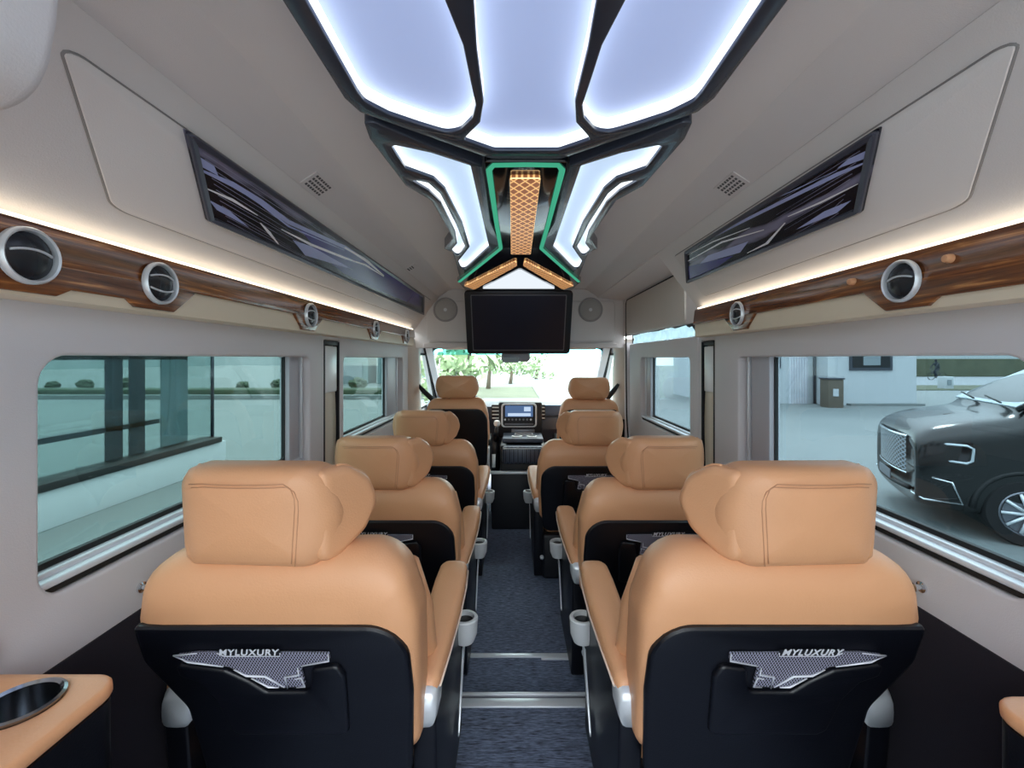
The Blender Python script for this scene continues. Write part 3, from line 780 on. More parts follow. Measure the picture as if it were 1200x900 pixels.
s = box('display', -.085, .165, 3.985, 4.0, -.525, -.425, 'dispm', da, bev=.003); lab(s, 'glowing blue grey display screen')
box('display_tile', .085, .145, 3.982, 3.986, -.475, -.435, 'dispw', s); box('display_tile', -.06, .145, 3.982, 3.986, -.518, -.492, 'dispw', s)
for k in range(8):
    lathe('button', [(.009, 0), (.009, .008), (0, .009)], (-.085+.033*k, 0, -.55), 'silver' if k in (0, 7) else 'gunmetal', da, 'y', 12, tf=lambda x, y, z: (x, 3.99-y, z))
box('button_row', -.09, .17, 3.984, 3.996, -.60, -.585, 'gunmetal', da, bev=.003)
for X in (-.165, .235):
    fr = box('dash_vent', X-.045, X+.045, 4.02, 4.10, -.56, -.42, 'black', da, bev=.01)
    for k in range(4): box('vent_slat', X-.038, X+.038, 4.010, 4.022, -.545+.032*k, -.535+.032*k, 'silver', fr, bev=.002)
box('storage_pocket', -.03, .18, 3.98, 4.02, -.70, -.635, 'gunmetal', da, bev=.008)
# instrument hood and steering wheel
sw = thing('steering_wheel', 'dark steering wheel ahead of the driver seat', 'steering wheel', (-.44, 3.98, -.5))
def swt(x, y, z): a = math.radians(25); return (-.44+x, 4.02 + y*math.cos(a) + z*math.sin(a)*1, -.50 + z*math.cos(a) - y*math.sin(a))
tube('wheel_rim', [(.18*math.cos(k*PI/12), 0, .18*math.sin(k*PI/12)) for k in range(24)], .014, 'black', sw, 8, True, tf=swt)
lathe('wheel_hub', [(.06, 0), (.06, .03), (.03, .04), (0, .04)], (0, 0, 0), 'black', sw, 'y', 20, tf=swt)
for q in (0, PI, -PI/2): tube('spoke', [(0, .01, 0), (.17*math.cos(q), 0, .17*math.sin(q))], .012, 'gunmetal', sw, 6, tf=swt)
# gear lever
g = thing('gear_lever', 'black gear lever with a silver knob left of the centre stack', 'gear lever', (-.12, 3.85, -.6))
tube('lever_stalk', [(-.165, 3.92, -.72), (-.155, 3.86, -.60)], [.03, .014], 'black', g)
lathe('lever_knob', [(0, -.03), (.022, -.02), (.03, .0), (.022, .024), (0, .032)], (-.152, 3.85, -.565), 'ring', g, 'z', 16)
lathe('lever_boot', [(.04, -.55), (.04, 0), (.036, .04), (.025, .08), (0, .08)], (-.170, 3.94, -.80), 'black', g, 'z', 16)
# centre console
c = thing('centre_console', 'black centre console with cup holders and quilted pad between the front seats', 'console', (.06, 3.7, -1.35))
box('console_body', -.115, .25, 3.56, 3.98, -1.35, -.70, 'black', c, bev=.015)
box('console_top', -.10, .24, 3.68, 3.98, -.70, -.665, 'dash', c, bev=.008)
plate('tray_frame', rpoly(rect(.0, .16, 3.84, 3.94), .01), XYtf(-.662), 'white', c, holes=[rpoly(rect(.01, .15, 3.85, 3.93), .008)], th=.006)
for X in (.02, .145):
    r = lathe('cup_ring', [(.045, 0), (.045, .008), (.034, .010), (.034, 0)], (X, 3.76, -.664), 'white', c, 'z', 28)
    lathe('cup_well', [(.034, 0), (.034, .004), (0, .004)], (X, 3.76, -.665), 'rubber', r, 'z', 24)
v, f = box_data(-.10, .25, 3.50, 3.70, -.84, -.70, .03, 4); mk('quilted_pad', v, f, 'quilt', c)
tube('pad_piping', [(-.09, 3.51, -.715), (.24, 3.51, -.715)], .006, 'silver', c)
box('silver_bar', -.19, .25, 3.46, 3.50, -.905, -.885, 'silver', c, bev=.006)
box('lower_panel', -.18, .25, 3.50, 3.56, -1.35, -.90, 'black', c, bev=.01)
tube('hand_brake', [(-.165, 3.50, -.86), (-.165, 3.52, -.76)], .014, 'ring', c)

# ================================================================== SEATS
def badge_uv(zx, zy, side=1):
    px, py = 200+zx/6, 740+zy/6; d = .905
    return ((px-VX)*d/F + .485 + .0, -(py-VY)*d/F)
LN = .27
def seat_tf(s, W=1.0):
    return lambda x, y, z: (s*x*W, y-.95, z+1.26)
def build_seat(label, cx, Yrow, zfloor, s, kind='captain', text=True):
    """s=+1: the aisle is to the right of the seat (left row)."""
    T = thing('captain_seat' if kind == 'captain' else 'front_seat', label, 'seat', (cx, Yrow+.95-.95, zfloor), 'tan leather passenger seats' if kind == 'captain' else 'tan leather cab seats')
    W = 1.0 if kind == 'captain' else .84
    base = seat_tf(s, W)
    lean = lambda x, y, z: base(x, y - LN*(z+.53), z)
    K = dict(parent=T, local=True)
    # backrest
    ol = rpoly([(-.255, -.40), (-.285, -.53), (-.268, -.62), (-.20, -.73), (-.19, -.895), (.275, -.895), (.288, -.53), (.25, -.388)], [.10, .06, .05, .05, .04, .06, .12, .09], 7)
    # shoulders: top edge
    stn = [(.06, .888), (.03, .890), (.012, .897), (.002, .912), (0, .935), (0, .985), (.006, 1.02), (.03, 1.045), (.07, 1.05)]
    v, f = pillow_data(ol, stn, lambda u, w, y: lean(u, y + (.055*max(0, (w+.50)/.11)**1.6 if w > -.50 else 0)*(1 if y < .95 else .3), w))
    br = mk('backrest', v, f, 'tan', **K)
    # side bolster on the aisle side and wall side (front of back)
    for q in (1, -1):
        pts = [(q*.235, 1.04, -.47), (q*.245, 1.06, -.60), (q*.245, 1.07, -.75), (q*.24, 1.06, -.88)]
        if q < 0: pts = [(-.232, 1.04, -.47), (-.225, 1.06, -.55), (-.20, 1.08, -.68), (-.18, 1.07, -.85)]
        v, f = tube_data(pts, [.03, .042, .045, .035], 12, tf=lean); mk('bolster', v, f, 'tan', **K)
    # shell
    so_ = rpoly([(-.278, -.533), (-.274, -.62), (-.205, -.735), (-.198, -.95), (.255, -.95), (.272, -.70), (.268, -.533)] if kind == 'captain' else [(-.275, -.475), (-.278, -.62), (-.25, -.95), (.27, -.95), (.285, -.70), (.280, -.475)], [.012, .05, .05, .04, .05, .1, .125] if kind == 'captain' else [.06, .05, .05, .05, .1, .10], 8)
    v, f = mesh_from_plate(so_, [], .030, .013)
    sh = mk('back_shell', [lean(a, .893+c-.006*(1-min(1, abs(a)/.28)**2), b) for a, b, c in v], f, 'shell', angle=30, **K)
    if kind == 'captain':
        KS = dict(parent=sh, local=True)
        B = badge_uv
        def bt(off): return lambda a, b, c: lean(a, .872+c+off, b)
        pk = [B(*p) for p in [(60, 190), (410, 242), (560, 335), (670, 430), (970, 430), (1010, 235), (1190, 205), (1235, 300), (1210, 800), (1165, 835), (420, 835), (350, 790), (290, 500), (200, 360), (75, 300)]]
        v, f = mesh_from_plate(rpoly(pk, .012, 3), [], .018, .008)
        mk('pocket_panel', [bt(.002)(*q) for q in v], f, 'shell', angle=40, **KS)
        bo = [B(*p) for p in [(75, 122), (240, 100), (1140, 105), (1140, 168), (930, 215), (945, 390), (800, 402), (690, 395), (550, 300), (440, 225), (165, 178)]]
        v, f = mesh_from_plate(rpoly(bo, .003, 2), [], .006, .001)
        bd = mk('badge', [bt(0)(*q) for q in v], f, 'badgemesh', smooth=False, **KS)
        lab(bd, 'silver and black lattice badge')
        T['_'] = 0; del T['_']
        ls = [[(240, 102), (78, 122), (165, 175), (400, 215)], [(470, 240), (550, 295), (680, 300), (800, 395)], [(580, 315), (690, 392), (760, 395)],
              [(915, 225), (915, 285), (815, 305), (822, 405)], [(880, 325), (930, 310), (942, 388), (885, 395)], [(1140, 108), (1138, 165), (940, 212)],
              [(375, 100), (425, 127), (805, 127), (810, 100)]]
        parts = []
        for i, L in enumerate(ls):
            parts.append(tube_data([(B(*p)[0], .867, B(*p)[1]) for p in L], [.0012 if j in (0, len(L)-1) else .0024 for j in range(len(L))] if i not in (6,) else .0011, 6, tf=lean))
        for L in ([(690, 300), (820, 395)], ):
            pass
        v, f = join(parts); mk('badge_outline', v, f, 'bright', **KS)
        v, f = mesh_from_plate([B(*q) for q in ((372, 78), (425, 124), (805, 124), (812, 78))], [], .003, .0005)
        mk('name_plate', [bt(-.0035)(*q) for q in v], f, 'black', smooth=False, **KS)
        if text:
            cu = bpy.data.curves.new('t', 'FONT'); cu.body = 'MYLUXURY'; cu.size = .0205; cu.extrude = .0006; cu.align_x = 'CENTER'; cu.shear = .25; cu.space_character = 1.15
            cu.offset = .0004
            o = bpy.data.objects.new('t', cu); COL.objects.link(o); dg = bpy.context.evaluated_depsgraph_get()
            me = bpy.data.meshes.new_from_object(o.evaluated_get(dg)); bpy.data.objects.remove(o)
            bx, bz = B(592, 116)
            vs = [lean(bx + s*q.co.x, .866 - q.co.z, bz + q.co.y) for q in me.vertices]
            mk('badge_lettering', vs, [tuple(p.vertices) for p in me.polygons], 'bright', smooth=False, **KS)
    # headrest
    y0 = .852 - .95
    wz, hz = (.150, .204) if kind == 'captain' else (.195, .175)
    zt = -.214 if kind == 'captain' else -.222
    hol = rpoly([(-wz-.010, zt), (-wz-.016, zt-hz), (wz-.004, zt-hz), (wz+.012, zt-.10), (wz-.012, zt)] if kind == 'captain' else [(-wz+.015, zt), (-wz-.01, zt-.10), (-wz+.03, zt-hz), (wz-.03, zt-hz), (wz+.01, zt-.10), (wz-.015, zt)],
                [.045, .035, .075, .07, .06] if kind == 'captain' else [.06]*6, 7)
    stn = [(.045, .846), (.022, .848), (.008, .856), (.001, .870), (0, .89), (0, .935), (.006, .958), (.025, .972), (.05, .975)]
    hb = (lambda x, y, z: base(x-.028, y, z)) if kind == 'captain' else base
    hr = pillow('headrest', hol, stn, lambda u, w, y: hb(u, y - .15*(w-zt+.1)*.6 + .035*(abs(u)/.15)**2.5*(1 if y < .9 else .4), w), 'tan', **K)
    KH = dict(parent=hr, local=True)
    # stitched seam
    if kind == 'captain':
        hp_ = [(-.118, zt-.030)] + [(-.118+.19*k/6, zt-.026) for k in range(1, 7)] + [(.084, zt-.036), (.090, zt-.055)] + [(.090-.002*k, zt-.075-.022*k) for k in range(6)]
        for do in (0, .006):
            v, f = tube_data([(a, .8462, b) for a, b in hp_], .0009, 5, tf=lambda x, y, z, do=do: hb(x+do, y - .09*((z-do)-zt+.1) + .035*(abs(x+do)/.15)**2.5, z-do)); mk('seam', v, f, 'tan_seam2', **KH)
        for q in (1, -1):
            a = math.radians(61)
            wo = rpoly([(-.01, zt-.010), (-.01, zt-.192), (.03, zt-.196), (.105, zt-.162), (.146, zt-.105), (.118, zt-.045), (.055, zt-.008)], [.01, .02, .05, .05, .04, .07, .06], 7)
            st2 = [(.02, -.030), (.008, -.028), (.001, -.018), (0, 0), (.004, .014), (.02, .022)]
            def wt(u, w, d, q=q, a=a):
                return base(q*(.138 + u*math.cos(a) - d*math.sin(a)*-1*-1*-1), .893 + u*math.sin(a) + d*math.cos(a), w)
            def wt(u, w, d, q=q, a=a):
                X = .114 + u*math.cos(a) - d*math.sin(a)
                Y = .895 + u*math.sin(a) + d*math.cos(a)
                return hb(q*X, Y, w)
            v, f = pillow_data(wo, st2, wt); wg = mk('headrest_wing', v, f, 'tan', **KH)
            rim = [p_ for p_ in wo if p_[0] > .012]
            k0 = max(range(len(rim)), key=lambda i_: math.dist(rim[i_], rim[i_-1])); rim = rim[k0:] + rim[:k0]
            v, f = tube_data([(u_, 0, w_) for u_, w_ in rim], .0032, 6, tf=lambda u_, d_, w_: wt(u_, w_, d_-.012)); mk('wing_piping', v, f, 'tan', wg.parent, local=True)
    for q in (-.07, .07):
        v, f = tube_data([(q, .93, zt-hz-.06), (q, .92, zt-hz+.02)], .007, 8, tf=base); mk('headrest_post', v, f, 'chrome', **K)
    # cushion and base
    ye = 0 if kind == 'captain' else .17
    v, f = box_data(-.245, .245, 1.06, 1.60-ye, -1.0, -.855, .045, 5, base); mk('seat_cushion', v, f, 'tan', **K)
    v, f = box_data(-.255, .255, 1.03, 1.52-ye, -1.26, -.985, .02, 3, base); mk('seat_base', v, f, 'black', **K)
    if kind != 'captain':
        v, f = box_data(-.24, .24, 1.05, 1.38, -1.45, -1.25, .02, 3, base); mk('seat_box', v, f, 'black', **K)
        v, f = box_data(.255, .30, 1.10, 1.40, -.80, -.745, .018, 4, base); mk('armrest', v, f, 'black', **K)
        v, f = box_data(.262, .29, 1.03, 1.13, -1.05, -.80, .012, 3, base); mk('side_lever', v, f, 'silver', **K)
        return T
    # armrests
    def armrest(q, full):
        x = .273 if q > 0 else -.292
        rings = []
        for k, (yy, zz, ww, hh_) in enumerate([(1.030, -.762, .022, .012), (1.034, -.752, .034, .024), (1.06, -.748, .038, .030), (1.15, -.733, .043, .032), (1.27, -.708, .048, .034), (1.38, -.683, .048, .032), (1.44, -.667, .044, .026), (1.465, -.663, .036, .016), (1.472, -.664, .018, .006)]):
            xx = x + (((yy-1.03)/.44*.020 - .004) if q > 0 else 0)
            ring = []
            for j in range(16):
                a = 2*PI*j/16; c, s_ = math.cos(a), math.sin(a)
                ring.append((xx + ww*math.copysign(abs(c)**.6, c), yy, zz - .02 + hh_*math.copysign(abs(s_)**.7, s_)))
            rings.append(ring)
        v, f = loft_data(rings, tf=base); ar = mk('armrest', v, f, 'tan', **K)
        KA = dict(parent=ar, local=True)
        rr = []
        for (yy, zz, ww, hh_) in [(1.014, -.80, .033, .034), (1.028, -.79, .037, .040), (1.075, -.785, .039, .036), (1.10, -.775, .034, .020)]:
            ring = []
            for j in range(16):
                a = 2*PI*j/16; c, s_ = math.cos(a), math.sin(a)
                ring.append((x - .003*q + ww*math.copysign(abs(c)**.5, c), yy - .25*hh_*s_*0, zz - .01 + hh_*math.copysign(abs(s_)**.5, s_)))
            rr.append(ring)
        v, f = loft_data(rr, tf=base); lab(mk('end_cap', v, f, 'silver', **KA), 'satin silver rear end of the armrest')
        e_ = .001 if q > 0 else 0
        v, f = tube_data([(x+q*.036, 1.05, -.775), (x+q*.045+e_, 1.15, -.760), (x+q*.051+6*e_, 1.27, -.738), (x+q*.051+11*e_, 1.38, -.712), (x+q*.045+15*e_, 1.45, -.694)], .0026, 6, tf=base); mk('armrest_piping', v, f, 'piping', **KA)
        pn = rpoly([(1.05, -.80), (1.45, -.70), (1.50, -.76), (1.52, -1.26), (1.06, -1.26), (1.02, -.84)], .02, 3)
        v, f = mesh_from_plate(pn, [], .055, .008)
        mk('side_panel', [base(x + w + q*.004, a, b) for a, b, w in v], f, 'shell', angle=30, **K)
    armrest(1, True); armrest(-1, False)
    # cup holder on the aisle side
    xc, yc, zc = .322, 1.455, -.850
    ch_o = [(.0, -.075), (.030, -.075), (.040, -.05), (.043, 0), (.040, .004), (.031, .004), (.030, -.002), (.030, -.045), (0, -.045)]
    v, f = lathe_data(ch_o, (xc, yc, zc), 'z', 28, tf=base); cpo = mk('cup_holder', v, f, 'ring', angle=40, **K)
    v, f = lathe_data([(0, 0), (.0300, 0), (.0300, .002), (0, .002)], (xc, yc, zc-.012), 'z', 24, tf=base); mk('cup_well', v, f, 'rubber', parent=cpo, local=True)
    v, f = mesh_from_plate([(1.48, -.945), (1.435, -.945), (1.33, -1.12), (1.325, -1.13)], [], .006, .0015)
    mk('silver_blade', [base(.318+w, a, b) for a, b, w in v], f, 'silver', **K)
    # recline lever
    v, f = lathe_data([(.012, 0), (.012, .012), (0, .013)], (.262, 1.12, -1.10), 'y', 14, tf=lambda x, y, z: base(x, 1.12+1.12-y-.14, z)); mk('release_knob', v, f, 'silver', **K)
    v, f = box_data(-.20, .20, 1.06, 1.56, -1.262+.0, -1.235, .005, 2, base); 
    return T

build_seat('large tan leather seat nearest the camera on the left, beside the rear left window', -.485, .95, -1.26, 1)
build_seat('large tan leather seat nearest the camera on the right, beside the parked black vehicle', .545, .95, -1.26, -1)
build_seat('second-row tan leather seat on the left, behind the nearest left seat', -.505, 1.77, -1.35, 1)
build_seat('second-row tan leather seat on the right, beside the pillar belt slot', .545, 1.77, -1.35, -1)
build_seat('third-row tan leather seat on the left, behind the driver seat', -.505, 2.63, -1.35, 1)
build_seat('third-row tan leather seat on the right, set inward beside the sliding door', .425, 2.63, -1.35, -1)
def front_seat(label, cx, Y, s):
    return build_seat(label, cx, Y, -1.17 if s > 0 else -1.19, s, 'front')
front_seat('driver seat with tall black back on the far left, under the television edge', -.445, 3.45, 1)
front_seat('front passenger seat on the far right, headrest against the windscreen', .60, 3.58, -1)

# ------------------------------------------------------------------ rear side consoles at the bottom corners
def side_console(side, x0, x1, y1, zt, lbl):
    t = thing('side_console', lbl, 'console', ((x0+x1)/2, .3, -1.26), 'rear side consoles')
    ol = [(x0, -.5), (x1, -.5), (x1, y1-.03), (x1-side*.0, y1), (x0, y1)]
    ol = rpoly([(min(x0, x1), -.5), (max(x0, x1), -.5), (max(x0, x1), y1), (min(x0, x1), y1)], .04, 5)
    cxx = x0 + side*-.085*0; cx = -.712 if side < 0 else .80; cy = y1-.066 if side < 0 else y1-.14
    hole = [(cx+.045*math.cos(a*PI/16), cy+.045*math.sin(a*PI/16)) for a in range(32)]
    plate('console_top', ol, XYtf(zt-.011), 'tan', t, holes=[hole], th=.022, bevel=.008)
    plate('console_body', [(a, b-.004) for a, b in ol], XYtf((zt-.022-1.26)/2), 'shell', t, holes=[[(cx+(p[0]-cx)*1.05, cy+(p[1]-cy)*1.05) for p in hole]], th=1.26+zt-.022)
    cup = lathe('cup_holder', [(.048, .0), (.049, .004), (.045, .006), (.0415, .002), (.041, -.07), (0, -.07)], (cx, cy, zt), 'steel', t, 'z', 36); lab(cup, 'brushed steel cup holder')
    return t
side_console(-1, -.852, -.615, .705, -.498, 'tan topped side console with a steel cup holder in the bottom left corner')
side_console(1, .69, .912, .655, -.495, 'tan topped side console in the bottom right corner')
# small plate on the left wall
sp = thing('wall_socket', 'small black socket with silver rim on the wall at the left picture edge', 'socket', (WL+.005, .70, -.50))
plate('socket_rim', rpoly(rect(.66, .735, -.505, -.462+.005), .012), wall_tf(WL+.005), 'silver', sp, th=.006, bevel=.002)
plate('socket_face', rpoly(rect(.664, .731, -.501, -.462), .010), wall_tf(WL+.0075), 'blackg', sp, th=.006, bevel=.002)
# coat hooks
for x, side, y, s in ((WL, -1, 1.02, 'left'), (WR, 1, 1.0, 'right')):
    y = F*abs(x)/(438 if side < 0 else 478); z = -(688-VY)*y/F
    h = thing('wall_hook', 'tiny metal hook on the %s wall just outside the nearest seat' % s, 'hook', (x, y, z), 'wall hooks')
    lathe('hook_base', [(.012, 0), (.012, .004), (.006, .006), (.005, .016), (.010, .018), (.010, .022), (0, .024)], (0, y, z), 'chrome', h, 'x', 16, tf=lambda a, b, c, side=side, x=x: (x-side*a, b, c))
# pale curtain-like cover at the top left
def cover():
    t = thing('corner_cover', 'pale smooth moulded cover bulging at the top left picture corner', 'cover', (-.45, .3, .3))
    X0, Y0 = -.49, .44
    rings = []
    for k, (z, w, e) in enumerate([(.125, .02, .0), (.15, .045, .01), (.22, .07, .03), (.30, .085, .045), (.40, .095, .055), (.52, .10, .06)]):
        ring = []
        for j in range(20):
            a = 2*PI*j/20
            ring.append((-.60 + .10 + (w-.10) + .075*math.cos(a) - .03, .40 + .06*math.sin(a), z))
        rings.append(ring)
    v, f = loft_data(rings); mk('cover_body', v, f, 'upper', t)
CORNER = 1
def corner():
    t = thing('corner_cover', 'pale smooth moulded cover filling the top left picture corner', 'cover', (-.7, .2, .4))
    # edge seen from (65,0) to (45,90) to (0,130): a rounded hanging moulding at Y about .40
    d = .42
    def P(px, py): return ((px-VX)*d/F, (VY-py)*d/F)
    ol = [P(66, -40), P(62, 20), P(52, 75), P(36, 108), P(5, 128), P(-200, 140), P(-330, 100), P(-330, -40)]
    v, f = pillow_data(rpoly(ol, .06, 10), [(.03, d+.014), (.012, d+.012), (.003, d+.006), (.0, d-.004), (.0, d-.06), (.0, d-.30)], lambda u, w, y: (u, y, w))
    mk('cover_body', v, f, 'upper', t)
corner()

# ================================================================== OUTSIDE
G = -1.95
M['ground'] = pm('pale_concrete', srgb(124, 130, 130), .8, col2=srgb(106, 114, 115), cscale=.35, bump=.3, bscale=4)
M['road'] = pm('road_asphalt', srgb(128, 134, 138), .9)
M['grass'] = pm('grass_green', srgb(64, 72, 56), .95, col2=srgb(98, 102, 82), cscale=1.2, bump=1, bscale=20)
M['plaster'] = pm('white_plaster', srgb(184, 190, 194), .8)
M['plaster2'] = pm('grey_plaster', srgb(128, 140, 146), .8)
M['leaf'] = pm('leaf_green', srgb(96, 138, 66), .7, col2=srgb(140, 170, 90), cscale=2)
M['leaf2'] = pm('dark_leaf', srgb(54, 72, 52), .8)
M['trunk'] = pm('trunk_bark', srgb(110, 96, 78), .9)
M['darkmetal'] = pm('dark_column_metal', srgb(64, 70, 80), .4, .3)
M['carpaint'] = pm('black_car_paint', srgb(10, 11, 13), .20, 0, coat=.4)
M['bglass'] = glassm('booth_glass', (.76, .84, .84, 1))
M['carglass'] = pm('car_glass', srgb(150, 170, 180), .05, .0, coat=.6)
M['tyre'] = pm('tyre', srgb(20, 20, 22), .8)
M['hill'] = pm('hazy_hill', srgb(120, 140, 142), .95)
g = tag(box('pavement', -80, 80, -20, 120, G-.1, G, 'ground'), 'pale grey concrete yard around the van', 'pavement'); g['kind'] = 'structure'

# left: glazed booth with a low white wall
b = thing('glazed_building', 'glass fronted building with low white wall and dark columns outside the left window', 'building', (-5.4, 5, G))
box('plinth', -5.6, -5.3, .5, 8.15, G, -1.50, 'plaster', b, bev=.01)
box('sill', -5.62, -5.27, .5, 8.0, -1.50, -1.41, 'rubber', b, bev=.005)
box('glass_front', -5.46, -5.44, .5, 8.0, -1.42, 1.2, 'bglass', b)
for x0, x1 in ((125, 144), (152, 168), (190, 219)):
    pass
def col_at(name, x0, x1, X, mat, parent, z0=-1.42, z1=1.2, dx=.12):
    y0 = F*X/(VX-x0); y1 = F*X/(VX-x1)
    return box(name, -X-.02, -X, y0, y1, z0, z1, mat, parent)
col_at('column', 124, 144, 5.6, 'darkmetal', b); col_at('column', 152, 170, 5.6, 'darkmetal', b); col_at('column', 189, 220, 5.6, 'plaster2', b)
box('lower_transom', -5.72, -5.6, 5.0, 7.0, -1.02, -.95, 'darkmetal', b)
box('lintel', -5.72, -5.6, 5.4, 7.6, -.02, .14, 'rubber', b)
box('roof_slab', -6.0, -5.3, .5, 8.15, 1.2, 1.6, 'plaster', b)
tube('corner_post', [(-5.45, 8.0, -1.42), (-5.45, 8.0, 1.2)], .03, 'darkmetal', b)
# kerb and hedge far left, bushes
k = tag(box('far_kerb', -60, -3.2, 21.0, 21.5, G, G+.20, 'ground'), 'long low kerb across the yard beyond the left windows', 'kerb')
k2 = tag(box('far_hedge', -60, -3.2, 21.8, 23.2, G, G+.42, 'leaf2', bev=.08), 'long low dark hedge behind the kerb beyond the left windows', 'hedge'); 
def bush(x, y, r, lbl, grp, mat='leaf2', zb=G+.3):
    vs, fs = [], []
    bm = bmesh.new(); bmesh.ops.create_icosphere(bm, subdivisions=3, radius=1)
    for v in bm.verts:
        n_ = noise.noise(v.co*2.2 + Vector((x, y, 0)))*.35 + noise.noise(v.co*6 + Vector((x, y, 0)))*.15
        v.co = Vector((v.co.x*r*(1+n_), v.co.y*r*(1+n_), v.co.z*r*.8*(1+n_)))
    bm.verts.ensure_lookup_table()
    vs = [(v.co.x+x, v.co.y+y, v.co.z+zb+r*.5) for v in bm.verts]; fs = [tuple(v.index for v in f.verts) for f in bm.faces]; bm.free()
    return tag(mk('bush', vs, fs, mat, smooth=False), lbl, 'bush', grp)
for i, px in enumerate((62, 100, 150, 285, 326, 420)):
    bush((px-VX)*24.5/F, 24.5, .30+.08*(i % 3), ['dark round bush at the left edge of the near left window', 'dark bush beside the first window column', 'dark bush between the window columns', 'round dark bush in the right part of the near left window', 'dark bush next to the slider of the near left window', 'wide dark bush in the far left window'][i], 'bushes on the far hedge')
# hangar-like buildings beyond the second left window
for i, (x0, x1, top, lbl) in enumerate(((405, 431, 3.2, 'grey round-roofed hangar in the far left window, left of the gap'), (441, 470, 3.6, 'grey round-roofed hangar in the far left window, right of the gap'))):
    d = 34; X0 = (x0-VX)*d/F-(2.5 if i == 0 else 0); X1 = (x1-VX)*d/F
    n = 14
    pts = [(X0, G)] + [(X0+(X1-X0)*(.5-.5*math.cos(PI*j/n)), G+1.5+(top)*math.sin(PI*j/n)) for j in range(n+1)] + [(X1, G)]
    v, f = loft_data([[(p[0], Y, p[1]) for p in pts] for Y in (d, d+10)])
    h = thing('hangar', lbl, 'building', ((X0+X1)/2, d, G), 'hangars beyond the kerb'); mk('hangar_shell', v, f, 'hill', h, angle=30)
    box('hangar_door', X0+.6, X1-.4, d-.08, d+.02, G, G+1.6, 'plaster2', h)
# front: palms and trees, lawn
lawn = tag(box('lawn', -2.6, 1.2, 12, 30, G, G+.04, 'grass'), 'green lawn ahead of the van through the windscreen', 'lawn'); lawn['kind'] = 'structure'
kb = tag(box('lawn_kerb', 1.2, 1.45, 12, 30, G, G+.14, 'plaster'), 'white kerb along the lawn ahead of the van', 'kerb')
def tree(x, y, h, r, lbl, nl=900, seed=1, mat='leaf', palm=False):
    rnd = random.Random(seed)
    t = thing('palm_tree' if palm else 'tree', lbl, 'tree', (x, y, G), 'trees ahead of the van')
    tube('trunk', [(x, y, G), (x+.1, y, G+h*.5), (x+.05, y, G+h)], [.16, .12, .08], 'trunk', t)
    vs, fs = [], []
    if palm:
        for k in range(14):
            a = k*2*PI/14 + rnd.random()*.3; L = r*(.9+.3*rnd.random()); dr = .3+.5*rnd.random()
            prev = None
            for j in range(9):
                q = j/8; px = x+.05+math.cos(a)*L*q; py = y+math.sin(a)*L*q; pz = G+h+L*(.55*q-dr*1.3*q*q)
                w = .30*math.sin(PI*min(1, q*.9+.08))
                nx, ny = -math.sin(a)*w, math.cos(a)*w
                b0 = len(vs); vs += [(px+nx, py+ny, pz-.12), (px, py, pz), (px-nx, py-ny, pz-.12)]
                if prev is not None: fs += [(prev, prev+1, b0+1, b0), (prev+1, prev+2, b0+2, b0+1)]
                prev = b0
    else:
        cl = [(rnd.gauss(0, r*.45), rnd.gauss(0, r*.45), rnd.gauss(0, r*.35)) for _ in range(14)]
        for k in range(nl):
            c = cl[k % 14]; d = Vector((rnd.gauss(0, 1), rnd.gauss(0, 1), rnd.gauss(0, 1))).normalized()*r*.42*rnd.random()**.4
            p = Vector((x+c[0], y+c[1], G+h+c[2])) + d
            a = Vector((rnd.gauss(0, 1), rnd.gauss(0, 1), rnd.gauss(0, 1))).normalized(); b_ = a.orthogonal().normalized(); c2 = a.cross(b_); s = .13+.1*rnd.random()
            i0 = len(vs); vs += [p+b_*s, p+c2*s*.6, p-b_*s, p-c2*s*.6]; fs.append((i0, i0+1, i0+2, i0+3))
    mk('foliage' if not palm else 'fronds', vs, fs, mat if mat != 'leaf' or not palm else 'leaf3', t, smooth=False, recalc=False)
def wx(px, d): return (px-VX)*d/F
M['leaf3'] = pm('glare_paled_leaf', srgb(134, 156, 112), .7, col2=srgb(160, 176, 138), cscale=2)  # leaves paled in their colour to imitate glare on the windscreen
tree(wx(524, 15), 15, 1.6, 1.1, 'tree left of the driver headrest seen through the windscreen', 420, 3, 'leaf3')
tree(wx(549, 21), 21, 2.3, 1.9, 'palm tree behind the driver headrest through the windscreen', palm=True, seed=5)
tree(wx(572, 28), 28, 2.4, 1.6, 'leafy tree left of the rear view mirror', 380, 9, 'leaf3')
tree(wx(598, 34), 34, 1.4, 1.4, 'low leafy tree under the rear view mirror', 300, 12, 'leaf3')
tree(wx(628, 42), 42, 1.1, 1.4, 'small far tree right of the rear view mirror', 260, 15, 'leaf3')

# right: white building
wb = thing('white_building', 'white building with dark windows and grey shutter outside the right window', 'building', (13, 18.4, G))
D = 18.4
def bx(px): return (px-VX)*D/F
def bz(py): return (VY-py)*D/F
box('main_block', bx(970), bx(1074), D, D+6, G, 3.5, 'plaster', wb)
box('recessed_block', bx(850), bx(970), D+.8, D+6, G, 3.5, 'plaster', wb)
box('base_step', bx(992), bx(1078), D-.25, D, G, G+.09, 'ground', wb)
for (x0, x1, yb_, o_) in ((995, 1045, 434, 0), (905, 928, 432, .8)):
    f_ = box('window_frame', bx(x0), bx(x1), D+o_-.05, D+o_+.02, bz(yb_), 1.1, 'darkmetal', wb)
    box('window_pane', bx(x0)+.12, bx(x1)-.12, D+o_-.07, D+o_-.05, bz(yb_)+.12, 1.0, 'blackg', f_)
    if o_ == 0: box('paper_notice', bx(1010), bx(1030), D-.09, D-.07, bz(428), 1.0, 'plaster2', f_)
sh_ = box('shutter_door', bx(938), bx(960), D+.70, D+.80, G, 1.2, 'alu', wb)
